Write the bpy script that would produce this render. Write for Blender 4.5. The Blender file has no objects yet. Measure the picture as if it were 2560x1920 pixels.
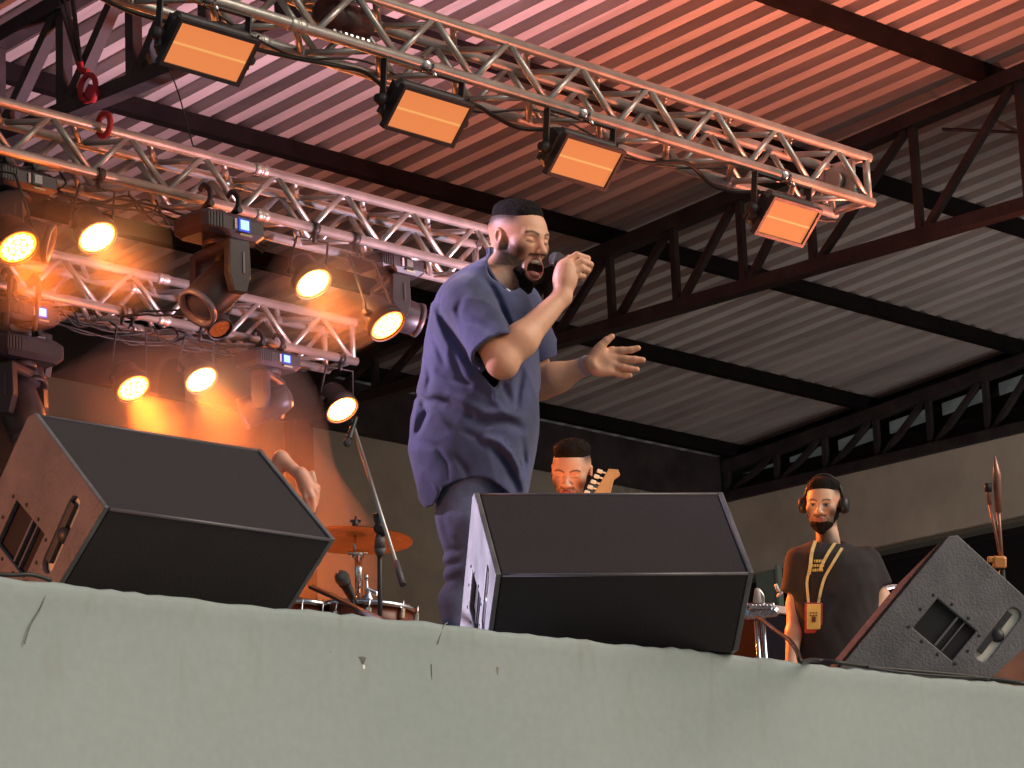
import bpy, bmesh, math, random, time
import numpy as np
from mathutils import Vector, Matrix
T0 = time.time()
random.seed(7)
RNG = np.random.RandomState(5)
SC = bpy.context.scene
COL = SC.collection
Rd = math.radians

# ------------------------------------------------------------------ camera
FPX = 3256.0                       # focal length in pixels of a 1024 px wide picture
RM = np.array([[0.69489042, -0.15094108, 0.70309608],
               [-0.71784742, -0.20364042, 0.66575195],
               [-0.04268946, 0.96734036, 0.24986044]])   # columns: camera right, up, forward
CAM = np.array([0, 0, 1.6])
cd = bpy.data.cameras.new('camera'); cam = bpy.data.objects.new('camera', cd); COL.objects.link(cam)
m4 = Matrix.Identity(4)
for i in range(3):
    m4[i][0] = RM[i, 0]; m4[i][1] = RM[i, 1]; m4[i][2] = -RM[i, 2]; m4[i][3] = CAM[i]
cam.matrix_world = m4
cd.sensor_width = 36; cd.lens = FPX / 1024 * 36; cd.clip_end = 500; cd.clip_start = .1
SC.camera = cam

# ------------------------------------------------------------------ world, sun, exposure
SUN_EL, SUN_AZ = Rd(34), Rd(155)      # azimuth clockwise from +Y
w = bpy.data.worlds.new('World'); SC.world = w; w.use_nodes = True
nt = w.node_tree; bg = nt.nodes['Background']
sky = nt.nodes.new('ShaderNodeTexSky'); sky.sky_type = 'NISHITA'; sky.sun_disc = False
sky.sun_elevation = SUN_EL; sky.sun_rotation = SUN_AZ; sky.dust_density = 4; sky.air_density = 1.6
nt.links.new(sky.outputs[0], bg.inputs[0]); bg.inputs[1].default_value = 0.075
sd = bpy.data.lights.new('sun', 'SUN'); sd.energy = 1.75; sd.angle = Rd(45); sd.color = (1, .87, .76)
so = bpy.data.objects.new('sun', sd); COL.objects.link(so)
dv = Vector((math.sin(SUN_AZ) * math.cos(SUN_EL), math.cos(SUN_AZ) * math.cos(SUN_EL), math.sin(SUN_EL)))
so.rotation_euler = dv.to_track_quat('Z', 'Y').to_euler()
SC.view_settings.view_transform = 'Standard'; SC.view_settings.look = 'None'
SC.view_settings.exposure = 0; SC.view_settings.gamma = 1; SC.view_settings.use_curve_mapping = False
SC.cycles.use_denoising = True
SC.cycles.max_bounces = 6; SC.cycles.volume_bounces = 0; SC.cycles.sample_clamp_indirect = 6

# ------------------------------------------------------------------ pixel -> place helpers
def ray(x, y): return RM @ np.array([(x - 512) / FPX, -(y - 384) / FPX, 1.])
def onX(x, y, X): d = ray(x, y); return CAM + d * (X / d[0])
def onY(x, y, Y): d = ray(x, y); return CAM + d * (Y / d[1])
def onZ(x, y, Z): d = ray(x, y); return CAM + d * ((Z - CAM[2]) / d[2])
def dep(x, y, t): return CAM + ray(x, y) * t
FLOOR = 3.29

# ------------------------------------------------------------------ materials
MATS = {}
def mat(name, col, rough=.6, metal=0., var=.0, vscale=8., bump=0., bscale=60., emit=None, estr=1., spec=.5, col2=None, attr=None, sheen=0, stretch=None, sss=0):
    if name in MATS: return MATS[name]
    m = bpy.data.materials.new(name); m.use_nodes = True; MATS[name] = m
    N = m.node_tree.nodes; L = m.node_tree.links; b = N['Principled BSDF']
    b.inputs['Base Color'].default_value = (*col, 1); b.inputs['Roughness'].default_value = rough
    b.inputs['Metallic'].default_value = metal; b.inputs['Specular IOR Level'].default_value = spec
    if sheen: b.inputs['Sheen Weight'].default_value = sheen
    if sss:
        b.inputs['Subsurface Weight'].default_value = sss; b.inputs['Subsurface Radius'].default_value = (.6, .2, .1); b.inputs['Subsurface Scale'].default_value = .02
    tc = N.new('ShaderNodeTexCoord'); src = tc.outputs['Object']
    if stretch:
        mp = N.new('ShaderNodeMapping'); mp.inputs['Scale'].default_value = stretch; L.new(src, mp.inputs[0]); src = mp.outputs[0]
    base = None
    if attr:
        a = N.new('ShaderNodeAttribute'); a.attribute_name = attr; base = a.outputs['Color']; L.new(base, b.inputs['Base Color'])
    if var > 0 or col2:
        n = N.new('ShaderNodeTexNoise'); n.inputs['Scale'].default_value = vscale; n.inputs['Detail'].default_value = 6; n.inputs['Roughness'].default_value = .62
        L.new(src, n.inputs[0])
        r = N.new('ShaderNodeValToRGB'); r.color_ramp.elements[0].position = .32; r.color_ramp.elements[1].position = .68
        c2 = col2 or tuple(min(1, c * (1 + var)) for c in col); c1 = col if col2 else tuple(c * (1 - var) for c in col)
        if attr: c1 = (1 - var,) * 3; c2 = (1,) * 3
        r.color_ramp.elements[0].color = (*c1, 1); r.color_ramp.elements[1].color = (*c2, 1)
        L.new(n.outputs[0], r.inputs[0])
        if attr:
            mx = N.new('ShaderNodeMix'); mx.data_type = 'RGBA'; mx.blend_type = 'MULTIPLY'; mx.inputs[0].default_value = 1
            L.new(base, mx.inputs[6]); L.new(r.outputs[0], mx.inputs[7]); L.new(mx.outputs[2], b.inputs['Base Color'])
        else: L.new(r.outputs[0], b.inputs['Base Color'])
        rr = N.new('ShaderNodeMapRange'); rr.inputs['To Min'].default_value = max(0, rough - .1); rr.inputs['To Max'].default_value = min(1, rough + .12)
        L.new(n.outputs[0], rr.inputs[0]); L.new(rr.outputs[0], b.inputs['Roughness'])
    if bump > 0:
        n2 = N.new('ShaderNodeTexNoise'); n2.inputs['Scale'].default_value = bscale; n2.inputs['Detail'].default_value = 4
        L.new(src, n2.inputs[0]); bp = N.new('ShaderNodeBump'); bp.inputs['Strength'].default_value = bump; bp.inputs['Distance'].default_value = .01
        L.new(n2.outputs[0], bp.inputs['Height']); L.new(bp.outputs[0], b.inputs['Normal'])
    if emit:
        b.inputs['Emission Color'].default_value = (*emit, 1); b.inputs['Emission Strength'].default_value = estr
    return m

M_ALU = mat('aluminium', (.46, .45, .43), .40, .8, var=.12, vscale=5, bump=.15, bscale=30)
M_STEEL = mat('painted_steel', (.045, .038, .042), .6, 0, var=.35, vscale=4, bump=.2, bscale=25, spec=.22)
M_PUR = mat('purlin_paint', (.010, .008, .009), .75, 0, var=.35, vscale=4, spec=.08)
M_ROOF = mat('galvanised_sheet', (.44, .41, .41), .6, .0, var=.28, vscale=3.2, stretch=(1, .10, 1))
M_BLACK = mat('black_plastic', (.018, .018, .02), .45, 0, var=.3, vscale=12)
M_BOX = mat('black_carpet', (.019, .013, .016), .8, 0, var=.22, vscale=9, bump=.35, bscale=260)
M_SIDE = mat('textured_paint', (.11, .105, .112), .5, 0, var=.3, vscale=7, bump=.3, bscale=120)
M_CABLE = mat('cable_rubber', (.012, .012, .012), .5)
M_CHROME = mat('chrome', (.75, .75, .78), .15, 1., bump=.05)
M_DARK = mat('dark_void', (.008, .007, .008), .9)
M_WALL = mat('plaster_wall', (.36, .335, .29), .85, 0, var=.22, vscale=1.1, bump=.3, bscale=8)
M_RED = mat('red_strap', (.38, .02, .025), .55, var=.2)

# ------------------------------------------------------------------ mesh builder
class MB:
    def __init__(s): s.v = []; s.f = []; s.sm = []
    def add(s, vs, fs, smooth=False):
        o = len(s.v); s.v += [tuple(map(float, v)) for v in vs]; s.f += [tuple(i + o for i in f) for f in fs]; s.sm += [smooth] * len(fs); return s
    def box(s, lo, hi):
        x0, y0, z0 = lo; x1, y1, z1 = hi
        return s.add([(x0, y0, z0), (x1, y0, z0), (x1, y1, z0), (x0, y1, z0), (x0, y0, z1), (x1, y0, z1), (x1, y1, z1), (x0, y1, z1)],
                     [(0, 3, 2, 1), (4, 5, 6, 7), (0, 1, 5, 4), (1, 2, 6, 5), (2, 3, 7, 6), (3, 0, 4, 7)])
    def obox(s, c, ax, half, bev=0.):
        c = np.array(c, float); ax = [np.array(a, float) / np.linalg.norm(a) for a in ax]
        hx, hy, hz = half
        if bev <= 0:
            vs = [c + ax[0] * hx * i + ax[1] * hy * j + ax[2] * hz * k for k in (-1, 1) for i, j in ((-1, -1), (1, -1), (1, 1), (-1, 1))]
            return s.add(vs, [(0, 3, 2, 1), (4, 5, 6, 7), (0, 1, 5, 4), (1, 2, 6, 5), (2, 3, 7, 6), (3, 0, 4, 7)])
        b = min(bev, hx * .9, hy * .9)
        prof = [(-hx + b, -hy), (hx - b, -hy), (hx, -hy + b), (hx, hy - b), (hx - b, hy), (-hx + b, hy), (-hx, hy - b), (-hx, -hy + b)]
        bz = min(b, hz * .9); rings = []
        for z, sc_ in ((-hz, 1), (-hz + bz, 0), (hz - bz, 0), (hz, 1)):
            for p in prof:
                q = (p[0] - math.copysign(bz * sc_, p[0]) , p[1] - math.copysign(bz * sc_, p[1]))
                rings.append(c + ax[0] * q[0] + ax[1] * q[1] + ax[2] * z)
        fs = [tuple(range(7, -1, -1)), tuple(range(24, 32))]
        for r in range(3):
            for i in range(8): fs.append((r * 8 + i, r * 8 + (i + 1) % 8, r * 8 + 8 + (i + 1) % 8, r * 8 + 8 + i))
        return s.add(rings, fs)
    def bar(s, a, b, w, h=None, up=(0, 0, 1)):
        a = np.array(a, float); b = np.array(b, float); h = h or w
        d = b - a; L = np.linalg.norm(d); d = d / L; u = np.array(up, float)
        if abs(np.dot(u, d)) > .98: u = np.array([1., 0, 0])
        sx = np.cross(d, u); sx /= np.linalg.norm(sx); u = np.cross(sx, d)
        return s.obox((a + b) / 2, (sx, u, d), (w / 2, h / 2, L / 2))
    def tube(s, pts, r, n=10, cap=True, radii=None, closed=False):
        P = [np.array(p, float) for p in pts]; rs = radii or [r] * len(P)
        vs = []; fs = []; K = len(P); prev = None
        for i, p in enumerate(P):
            if closed: t = P[(i + 1) % K] - P[i - 1]
            else: t = P[min(i + 1, K - 1)] - P[max(i - 1, 0)]
            t = t / (np.linalg.norm(t) + 1e-12)
            if prev is None:
                u = np.array([0, 0, 1.]) if abs(t[2]) < .9 else np.array([1., 0, 0])
                u = u - t * np.dot(u, t)
            else: u = prev - t * np.dot(prev, t)
            u /= np.linalg.norm(u) + 1e-12; prev = u; v = np.cross(t, u)
            for k in range(n):
                a = 2 * math.pi * k / n; vs.append(p + (u * math.cos(a) + v * math.sin(a)) * rs[i])
        for i in range(K if closed else K - 1):
            j = (i + 1) % K
            for k in range(n): fs.append((i * n + k, i * n + (k + 1) % n, j * n + (k + 1) % n, j * n + k))
        s.add(vs, fs, True)
        if cap and not closed:
            o = len(s.v) - len(vs)
            s.f += [tuple(o + k for k in range(n - 1, -1, -1)), tuple(o + (K - 1) * n + k for k in range(n))]; s.sm += [False, False]
        return s
    def lathe(s, c, axis, prof, n=24, cap=True):
        """prof: list of (distance along axis, radius)"""
        c = np.array(c, float); a = np.array(axis, float); a /= np.linalg.norm(a)
        u = np.array([0, 0, 1.]) if abs(a[2]) < .9 else np.array([1., 0, 0]); u = u - a * np.dot(u, a); u /= np.linalg.norm(u); v = np.cross(a, u)
        vs = [c + a * t + (u * math.cos(2 * math.pi * k / n) + v * math.sin(2 * math.pi * k / n)) * r for t, r in prof for k in range(n)]
        fs = [(i * n + k, i * n + (k + 1) % n, (i + 1) * n + (k + 1) % n, (i + 1) * n + k) for i in range(len(prof) - 1) for k in range(n)]
        s.add(vs, fs, True)
        if cap:
            o = len(s.v) - len(vs); s.f += [tuple(o + k for k in range(n - 1, -1, -1)), tuple(o + (len(prof) - 1) * n + k for k in range(n))]; s.sm += [False, False]
        return s
    def prism(s, poly, org, ex, ey, ez, z0, z1):
        org, ex, ey, ez = [np.array(q, float) for q in (org, ex, ey, ez)]; n = len(poly)
        vs = [org + ex * x + ey * y + ez * z for z in (z0, z1) for x, y in poly]
        return s.add(vs, [tuple(range(n - 1, -1, -1)), tuple(range(n, 2 * n))] + [(i, (i + 1) % n, n + (i + 1) % n, n + i) for i in range(n)])
    def build(s, name, m, parent=None, bevel=0):
        me = bpy.data.meshes.new(name); me.from_pydata(s.v, [], s.f)
        me.polygons.foreach_set('use_smooth', s.sm); me.materials.append(m); me.update()
        bm = bmesh.new(); bm.from_mesh(me); bmesh.ops.recalc_face_normals(bm, faces=bm.faces); bm.to_mesh(me); bm.free()
        o = bpy.data.objects.new(name, me); COL.objects.link(o)
        if parent: setpar(o, parent)
        if bevel:
            bv = o.modifiers.new('bevel', 'BEVEL'); bv.width = bevel; bv.segments = 2; bv.limit_method = 'ANGLE'
        return o
def wloc(o):
    v = Vector(o.location)
    return v + (wloc(o.parent) if o.parent else Vector((0, 0, 0)))
def setpar(o, p):
    o.parent = p; o.location = -wloc(p)          # meshes are written in world coordinates
def tag(o, label=None, cat=None, group=None, kind=None):
    if label: o['label'] = label
    if cat: o['category'] = cat
    if group: o['group'] = group
    if kind: o['kind'] = kind
    return o
def thing(name, loc, label, cat, group=None):
    o = bpy.data.objects.new(name, None); COL.objects.link(o); o.location = tuple(map(float, loc)); o.empty_display_size = .1
    return tag(o, label, cat, group)
def rebase(o, loc):
    """move a single-mesh thing's origin to its base"""
    d = Vector(tuple(map(float, loc))); o.data.transform(Matrix.Translation(-d)); o.location = d; return o
def copy_tree(o, parent=None):
    c = o.copy(); COL.objects.link(c)
    if parent: c.parent = parent
    for ch in list(o.children): copy_tree(ch, c)
    return c
def curve_pts(P, n=12):
    P = [np.array(p, float) for p in P]; Q = [P[0]] + P + [P[-1]]; out = []
    for i in range(1, len(Q) - 2):
        for k in range(n):
            t = k / n; a, b, c, d = Q[i - 1], Q[i], Q[i + 1], Q[i + 2]
            out.append(.5 * ((2 * b) + (-a + c) * t + (2 * a - 5 * b + 4 * c - d) * t * t + (-a + 3 * b - 3 * c + d) * t ** 3))
    out.append(P[-1]); return out
def spot(name, loc, direction, power, col, size_deg, blend=.5, radius=.08, parent=None):
    l = bpy.data.lights.new(name, 'SPOT'); l.energy = power; l.color = col; l.spot_size = Rd(size_deg); l.spot_blend = blend; l.shadow_soft_size = radius
    o = bpy.data.objects.new(name, l); COL.objects.link(o); o.location = tuple(map(float, loc))
    o.rotation_euler = Vector(tuple(map(float, direction))).to_track_quat('-Z', 'Y').to_euler()
    return o

# ================================================================== THE GROUND AND THE STAGE
g = MB().add([(-200, -200, 0), (200, -200, 0), (200, 300, 0), (-200, 300, 0)], [(0, 1, 2, 3)])
tag(g.build('ground', mat('concrete_ground', (.42, .41, .39), .9, var=.2, vscale=.5)), kind='structure')

# stage front: runs along this line (from the photograph's upper edge of the green-grey wall)
E0 = np.array([5.12, 6.72, FLOOR]); E1 = np.array([9.10, 6.30, FLOOR])
ed = (E1 - E0) / np.linalg.norm(E1 - E0); en = np.array([ed[1], -ed[0], 0.])     # en points to the audience
stage = thing('stage', (7, 8, 0), 'concrete stage with a tall pale green-grey painted front wall', 'stage')
mw = bpy.data.materials.new('painted_plaster'); mw.use_nodes = True
N = mw.node_tree.nodes; L = mw.node_tree.links; b = N['Principled BSDF']; b.inputs['Roughness'].default_value = .8
tc = N.new('ShaderNodeTexCoord')
def noise(scale, detail=5, mp=None):
    n = N.new('ShaderNodeTexNoise'); n.inputs['Scale'].default_value = scale; n.inputs['Detail'].default_value = detail
    if mp:
        q = N.new('ShaderNodeMapping'); q.inputs['Scale'].default_value = mp; L.new(tc.outputs['Object'], q.inputs[0]); L.new(q.outputs[0], n.inputs[0])
    else: L.new(tc.outputs['Object'], n.inputs[0])
    return n
def ramp(src, p0, c0, p1, c1):
    r = N.new('ShaderNodeValToRGB'); r.color_ramp.elements[0].position = p0; r.color_ramp.elements[1].position = p1
    r.color_ramp.elements[0].color = (*c0, 1); r.color_ramp.elements[1].color = (*c1, 1); L.new(src, r.inputs[0]); return r
def mixc(f, a, bb, typ='MIX'):
    x = N.new('ShaderNodeMix'); x.data_type = 'RGBA'; x.blend_type = typ
    if isinstance(f, float): x.inputs[0].default_value = f
    else: L.new(f, x.inputs[0])
    L.new(a, x.inputs[6])
    if isinstance(bb, tuple): x.inputs[7].default_value = (*bb, 1)
    else: L.new(bb, x.inputs[7])
    return x
base = ramp(noise(.9, 7).outputs[0], .35, (.283, .335, .325), .66, (.32, .372, .358))
fine = ramp(noise(38, 3).outputs[0], .3, (.93, .93, .93), .7, (1, 1, 1))
c0 = mixc(1., base.outputs[0], fine.outputs[0], 'MULTIPLY')
sep = N.new('ShaderNodeSeparateXYZ'); L.new(tc.outputs['Object'], sep.inputs[0])
near = N.new('ShaderNodeMapRange'); near.inputs['From Min'].default_value = FLOOR - .42; near.inputs['From Max'].default_value = FLOOR - .03
L.new(sep.outputs[2], near.inputs[0])
st = ramp(noise(5, 4, (3.0, 3.0, .7)).outputs[0], .60, (0, 0, 0), .72, (1, 1, 1))
mm = N.new('ShaderNodeMath'); mm.operation = 'MULTIPLY'; L.new(near.outputs[0], mm.inputs[0]); L.new(st.outputs[0], mm.inputs[1])
m2 = N.new('ShaderNodeMath'); m2.operation = 'MULTIPLY'; L.new(mm.outputs[0], m2.inputs[0]); m2.inputs[1].default_value = .24
c1 = mixc(m2.outputs[0], c0.outputs[2], (.20, .17, .12))
L.new(c1.outputs[2], b.inputs['Base Color'])
bn = N.new('ShaderNodeBump'); bn.inputs['Strength'].default_value = .11; bn.inputs['Distance'].default_value = .012
L.new(noise(6, 8).outputs[0], bn.inputs['Height']); L.new(bn.outputs[0], b.inputs['Normal'])
fm = MB(); nx = 520; x0, x1 = -6., 14.; vs = []; rows = [0., -.006, -.02, -.05, -.12, -.4, -1.2, -FLOOR]
def lipn(t): return .002 * math.sin(t * 5.1 + 1) + .0015 * math.sin(t * 13.7) + .002 * math.sin(t * 31 + 2) + .0015 * math.sin(t * 77 + .5)
for i in range(nx + 1):
    t = x0 + (x1 - x0) * i / nx; p = E0 + ed * t; ln = lipn(t) + random.gauss(0, .0008)
    vs.append(p - en * .35 + np.array([0, 0, ln * .2 - .004]))
    vs.append(p - en * .02 + np.array([0, 0, ln]))
    for k, r in enumerate(rows):
        out = [.0, .012, .016, .012, .005, .004, 0, 0][k] + .5 * ln * (1 if k < 4 else 0)
        vs.append(p + en * out + np.array([0, 0, r + ln * (1 - min(1, k / 4))]))
R_ = len(rows) + 2
fm.add(vs, [(i * R_ + k, (i + 1) * R_ + k, (i + 1) * R_ + k + 1, i * R_ + k + 1) for i in range(nx) for k in range(R_ - 1)], True)
fm.build('front_wall', mw, stage)
fl = MB(); a = E0 + ed * x0 - en * .34; c = E0 + ed * x1 - en * .34
fl.add([a + [0, 0, -.006], c + [0, 0, -.006], (30, 19.2, FLOOR - .006), (-4, 19.2, FLOOR - .006)], [(0, 1, 2, 3)])
fl.build('deck', mat('stage_deck', (.10, .085, .075), .7, var=.3, vscale=2), stage)
# chipped plaster marks: shallow scars broken out of the paint
def scar(px, py, pts, m):
    p0 = onfront(px, py); ms = MB(); n = len(pts)
    ms.add([p0 + ed * x * .001 + np.array([0, 0, z * .001]) + en * .002 for x, z in pts], [tuple(range(n))])
    ms.build('paint_scar', m, stage)
def onfront(px, py):
    d = ray(px, py); q = E0 + en * .004; t = np.dot(q - CAM, en) / np.dot(d, en); return CAM + d * t
M_SCAR = mat('bare_plaster', (.13, .13, .12), .9, var=.3, vscale=40); M_SCAR2 = mat('white_chip', (.75, .75, .72), .8, var=.2, vscale=50); M_RUST = mat('rust_stain', (.24, .205, .15), .9, var=.3, vscale=30)
scar(362, 660, [(-14, 8), (2, 10), (14, 7), (9, -3), (4, -12), (-3, -11), (-7, 0)], M_SCAR)
scar(363, 667, [(-3, 5), (4, 7), (7, 0), (3, -7), (-2, -4)], M_SCAR2)
scar(431, 672, [(-1.5, 22), (2, 24), (2.5, 0), (1, -26), (-1, -10)], M_SCAR)
scar(257, 626, [(-4, 3), (3, 5), (5, 0), (0, -3)], M_SCAR)
scar(316, 641, [(-5, 24), (5, 26), (6, 5), (3, -16), (-3, -18)], M_RUST)
scar(330, 645, [(-9, 28), (7, 24), (11, 6), (4, -18), (-4, -24), (-3, -4)], M_RUST)
scar(405, 645, [(-3, 20), (4, 18), (4, -6), (0, -22), (-3, -6)], M_RUST)
scar(497, 664, [(-4, 22), (5, 24), (5, -10), (0, -34), (-5, -12)], M_RUST)

# ================================================================== THE CANOPY
canopy = thing('stage_canopy', (11.4, 19, 0), 'dark steel shed roof with ribbed metal sheeting over the stage', 'roof')
def zu(Y): return 8.30 + .087 * (18.7 - Y)           # underside of the top chords
ZB = 8.0
XT = (5.6, 11.4, 17.5, 22.8); Y_BACK, Y_FRONT = 18.9, 7.0
rs = MB(); pitch = .235; prof = [(0, .072), (.085, .072), (.098, 0), (.200, 0), (.213, .072)]
xs = []; X = 3.0
while X < 23.6:
    xs += [(X + a, bz) for a, bz in prof]; X += pitch
ys = [19.35, 18.9] + [17.2 - 1.72 * k for k in range(6)] + [Y_FRONT]
ys = sorted(set(ys), reverse=True)
vs = [(x, y, zu(y) + .226 + bz) for y in ys for x, bz in xs]; n = len(xs)
rs.add(vs, [(j * n + i, j * n + i + 1, (j + 1) * n + i + 1, (j + 1) * n + i) for j in range(len(ys) - 1) for i in range(n - 1)])
rs.build('roof_sheet', M_ROOF, canopy)
PUR = [18.75, 17.2, 15.5, 13.7, 12.0, 10.3, 8.6, 7.1]
for y in PUR:
    p = MB(); z = zu(y) + .105
    p.box((3, y - .028, z), (23.3, y + .028, z + .118)); p.box((3, y + .028, z), (23.3, y + .055, z + .016))
    p.build('purlin', M_PUR, canopy)
    h = MB(); X = 3.0 + .128
    while X < 23.2:                     # hook bolts where the sheets sit on the purlin
        if y < 18: h.lathe((X, y + .055, z + .085), (0, 0, 1), [(0, .014), (.03, .014), (.034, .006), (.05, .006)], 6)
        X += pitch
    if y < 18: h.build('hook_bolts', M_CHROME if y < 12.5 else M_ALU, canopy)
nodes = {17.5: [18.7, 18.07, 17.43, 16.79, 16.15, 15.51, 14.87, 14.23, 13.59, 12.65, 11.75, 10.85, 9.95, 9.05, 8.15],
         22.8: [18.88, 18.29, 17.72, 17.13, 16.54, 15.92, 15.33, 14.75, 14.16, 13.57, 12.9, 12.2],
         11.4: [18.7, 18.15, 17.5, 16.87, 16.24, 15.6, 14.96, 14.32, 13.68, 13.04, 12.4, 11.5, 10.6, 9.7, 8.8, 7.9]}
nodes[5.6] = nodes[11.4]
for X, nd in nodes.items():
    tr = thing('roof_truss', (X, 13, ZB), None, None); setpar(tr, canopy); tr.location = Vector((X, 13, ZB)) - wloc(canopy)
    y1 = nd[-1]
    MB().box((X - .055, y1 - .2, ZB - .0), (X + .055, 18.9, ZB + .09)).build('bottom_chord', M_STEEL, tr)
    t = MB(); w_ = .06
    vs = [(X + sx * w_, y, zu(y) + dz) for y in (18.9, y1 - .3) for sx in (-1, 1) for dz in (0, .1)]
    t.add(vs, [(0, 1, 3, 2), (4, 6, 7, 5), (0, 4, 5, 1), (2, 3, 7, 6), (0, 2, 6, 4), (1, 5, 7, 3)]); t.build('top_chord', M_STEEL, tr)
    for i, y in enumerate(nd):
        bw_ = 1.4 if X < 12 else 1.
        q = MB(); q.bar((X, y, ZB + .092), (X, y, zu(y) - .002), .05 * bw_, .05 * bw_); q.build('post', M_STEEL, tr)
        if i < len(nd) - 1:
            yn = nd[i + 1]
            q = MB(); q.bar((X, y - .06, ZB + .092), (X, yn + .05, zu(yn) - .004), .045 * bw_, .055 * bw_, up=(1, 0, 0)); q.build('brace', M_STEEL, tr)
# wind bracing rods near the front right
for a, c in (((17.5, 12.4, 8.75), (22.6, 9.9, 8.95)), ((17.5, 12.0, 8.72), (22.6, 12.6, 8.72))):
    MB().tube([a, c], .012, 6).build('wind_rod', M_STEEL, canopy)
# eave beam along the back
MB().box((3, 18.92, 8.0), (22.74, 19.02, 8.42)).build('eave_beam', M_STEEL, canopy)
MB().box((22.86, 9, 8.0), (22.90, 18.9, 8.25)).build('gable_panel', M_DARK, canopy)
lm = mat('gable_glass_glow', (.17, .20, .18), .5, var=.3, vscale=3, emit=(.12, .14, .14), estr=.22)  # faint glow put into the strips for the daylight behind them
for i in range(len(nodes[22.8]) - 1):
    ya, yb = nodes[22.8][i], nodes[22.8][i + 1]
    s = MB()
    vs = [(22.93, y, zu(y) + dz) for y, dz in ((ya - .05, -.02), (yb + .12, -.02), (yb + .12, -.13), (ya - .05, -.13))]
    s.add(vs, [(0, 1, 2, 3)]); vs2 = [(x + .01, y, z) for x, y, z in vs]; s.add(vs2, [(3, 2, 1, 0)])
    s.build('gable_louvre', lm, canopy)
MB().box((23.0, 9, 7.2), (23.04, 19.3, 9.6)).build('gable_cladding', M_DARK, canopy)

# ================================================================== WALLS
bw = thing('back_wall', (18, 19, 0), 'stained grey plaster wall at the back of the stage, under the eave beam', 'wall')
MB().box((14.96, 19.03, FLOOR), (21.45, 19.2, 8.04)).build('plaster', M_WALL, bw)
ribs = MB(); X = 21.46
while X < 22.78:
    ribs.add([(X, 19.06, FLOOR), (X + .05, 19.06, FLOOR), (X + .07, 19.10, FLOOR), (X + .13, 19.10, FLOOR), (X, 19.06, 8.04), (X + .05, 19.06, 8.04), (X + .07, 19.10, 8.04), (X + .13, 19.10, 8.04), (X + .15, 19.06, FLOOR), (X + .15, 19.06, 8.04)],
             [(0, 1, 5, 4), (1, 2, 6, 5), (2, 3, 7, 6), (3, 8, 9, 7)]); X += .15
ribs.build('ribbed_cladding', mat('light_sheet', (.34, .33, .29), .6, var=.2, vscale=3), bw)
MB().box((17.36, 18.9, FLOOR), (17.58, 19.0, 7.99)).build('steel_column', M_DARK, bw)
cu = MB(); n = 60; vs = []
for i in range(n + 1):
    x = 6 + 8.93 * i / n; y = 19.05 + .05 * math.sin(i * 1.3) + .02 * math.sin(i * 2.9)
    vs += [(x, y, FLOOR), (x, y, 8.0)]
cu.add(vs, [(2 * i, 2 * i + 2, 2 * i + 3, 2 * i + 1) for i in range(n)], True)
tag(rebase(cu.build('stage_curtain', mat('black_cloth', (.02, .016, .02), .9)), (10, 19, FLOOR)), 'dark cloth curtain hanging left of the grey back wall', 'curtain')
rw = thing('side_wall', (22.8, 16, 0), 'grey plaster wall band on the right, below the end truss and above a black opening', 'wall')
MB().box((22.78, 9, 7.27), (22.95, 19.0, 7.995)).build('plaster', mat('pale_plaster', (.56, .52, .45), .85, 0, var=.22, vscale=1.1, bump=.3, bscale=8), rw)
MB().box((22.765, 9, 7.235), (22.95, 19.0, 7.268)).build('bottom_trim', mat('trim_paint', (.15, .15, .13), .8), rw)
MB().box((23.6, 8, FLOOR), (23.7, 19.3, 8.2)).build('opening_dark', mat('dark_opening', (.010, .009, .012), .95), rw)  # black sheet filling the opening in place of its dark interior
MB().box((22.8, 19.3, FLOOR), (23.7, 19.4, 8.2)).build('corner_dark', mat('dark_opening', (.010, .009, .012), .95), rw)  # black sheet added to shut out the sky at the corner gap
rm = MB(); rm.box((22.4, 18.86, 7.93), (22.74, 18.91, 7.985)); rm.build('bracket', M_ALU, rw)
gb = thing('green_panel', dep(768, 640, 25), 'small pale green panel standing in the dark opening beside the centre monitor', 'panel')
q0 = onX(757, 572, 22.4); q1 = onX(777, 569, 22.4); q2 = onX(778, 640, 22.4)
pn = MB().box((22.38, min(q0[1], q1[1]), FLOOR), (22.42, max(q0[1], q1[1]), q1[2])); pn.build('board', mat('pale_green', (.20, .30, .27), .7, var=.1), gb)
MB().box((22.37, min(q0[1], q1[1]) - .03, FLOOR), (22.43, min(q0[1], q1[1]), q1[2] + .03)).build('frame', mat('green_frame', (.3, .4, .36), .6), gb)

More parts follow.
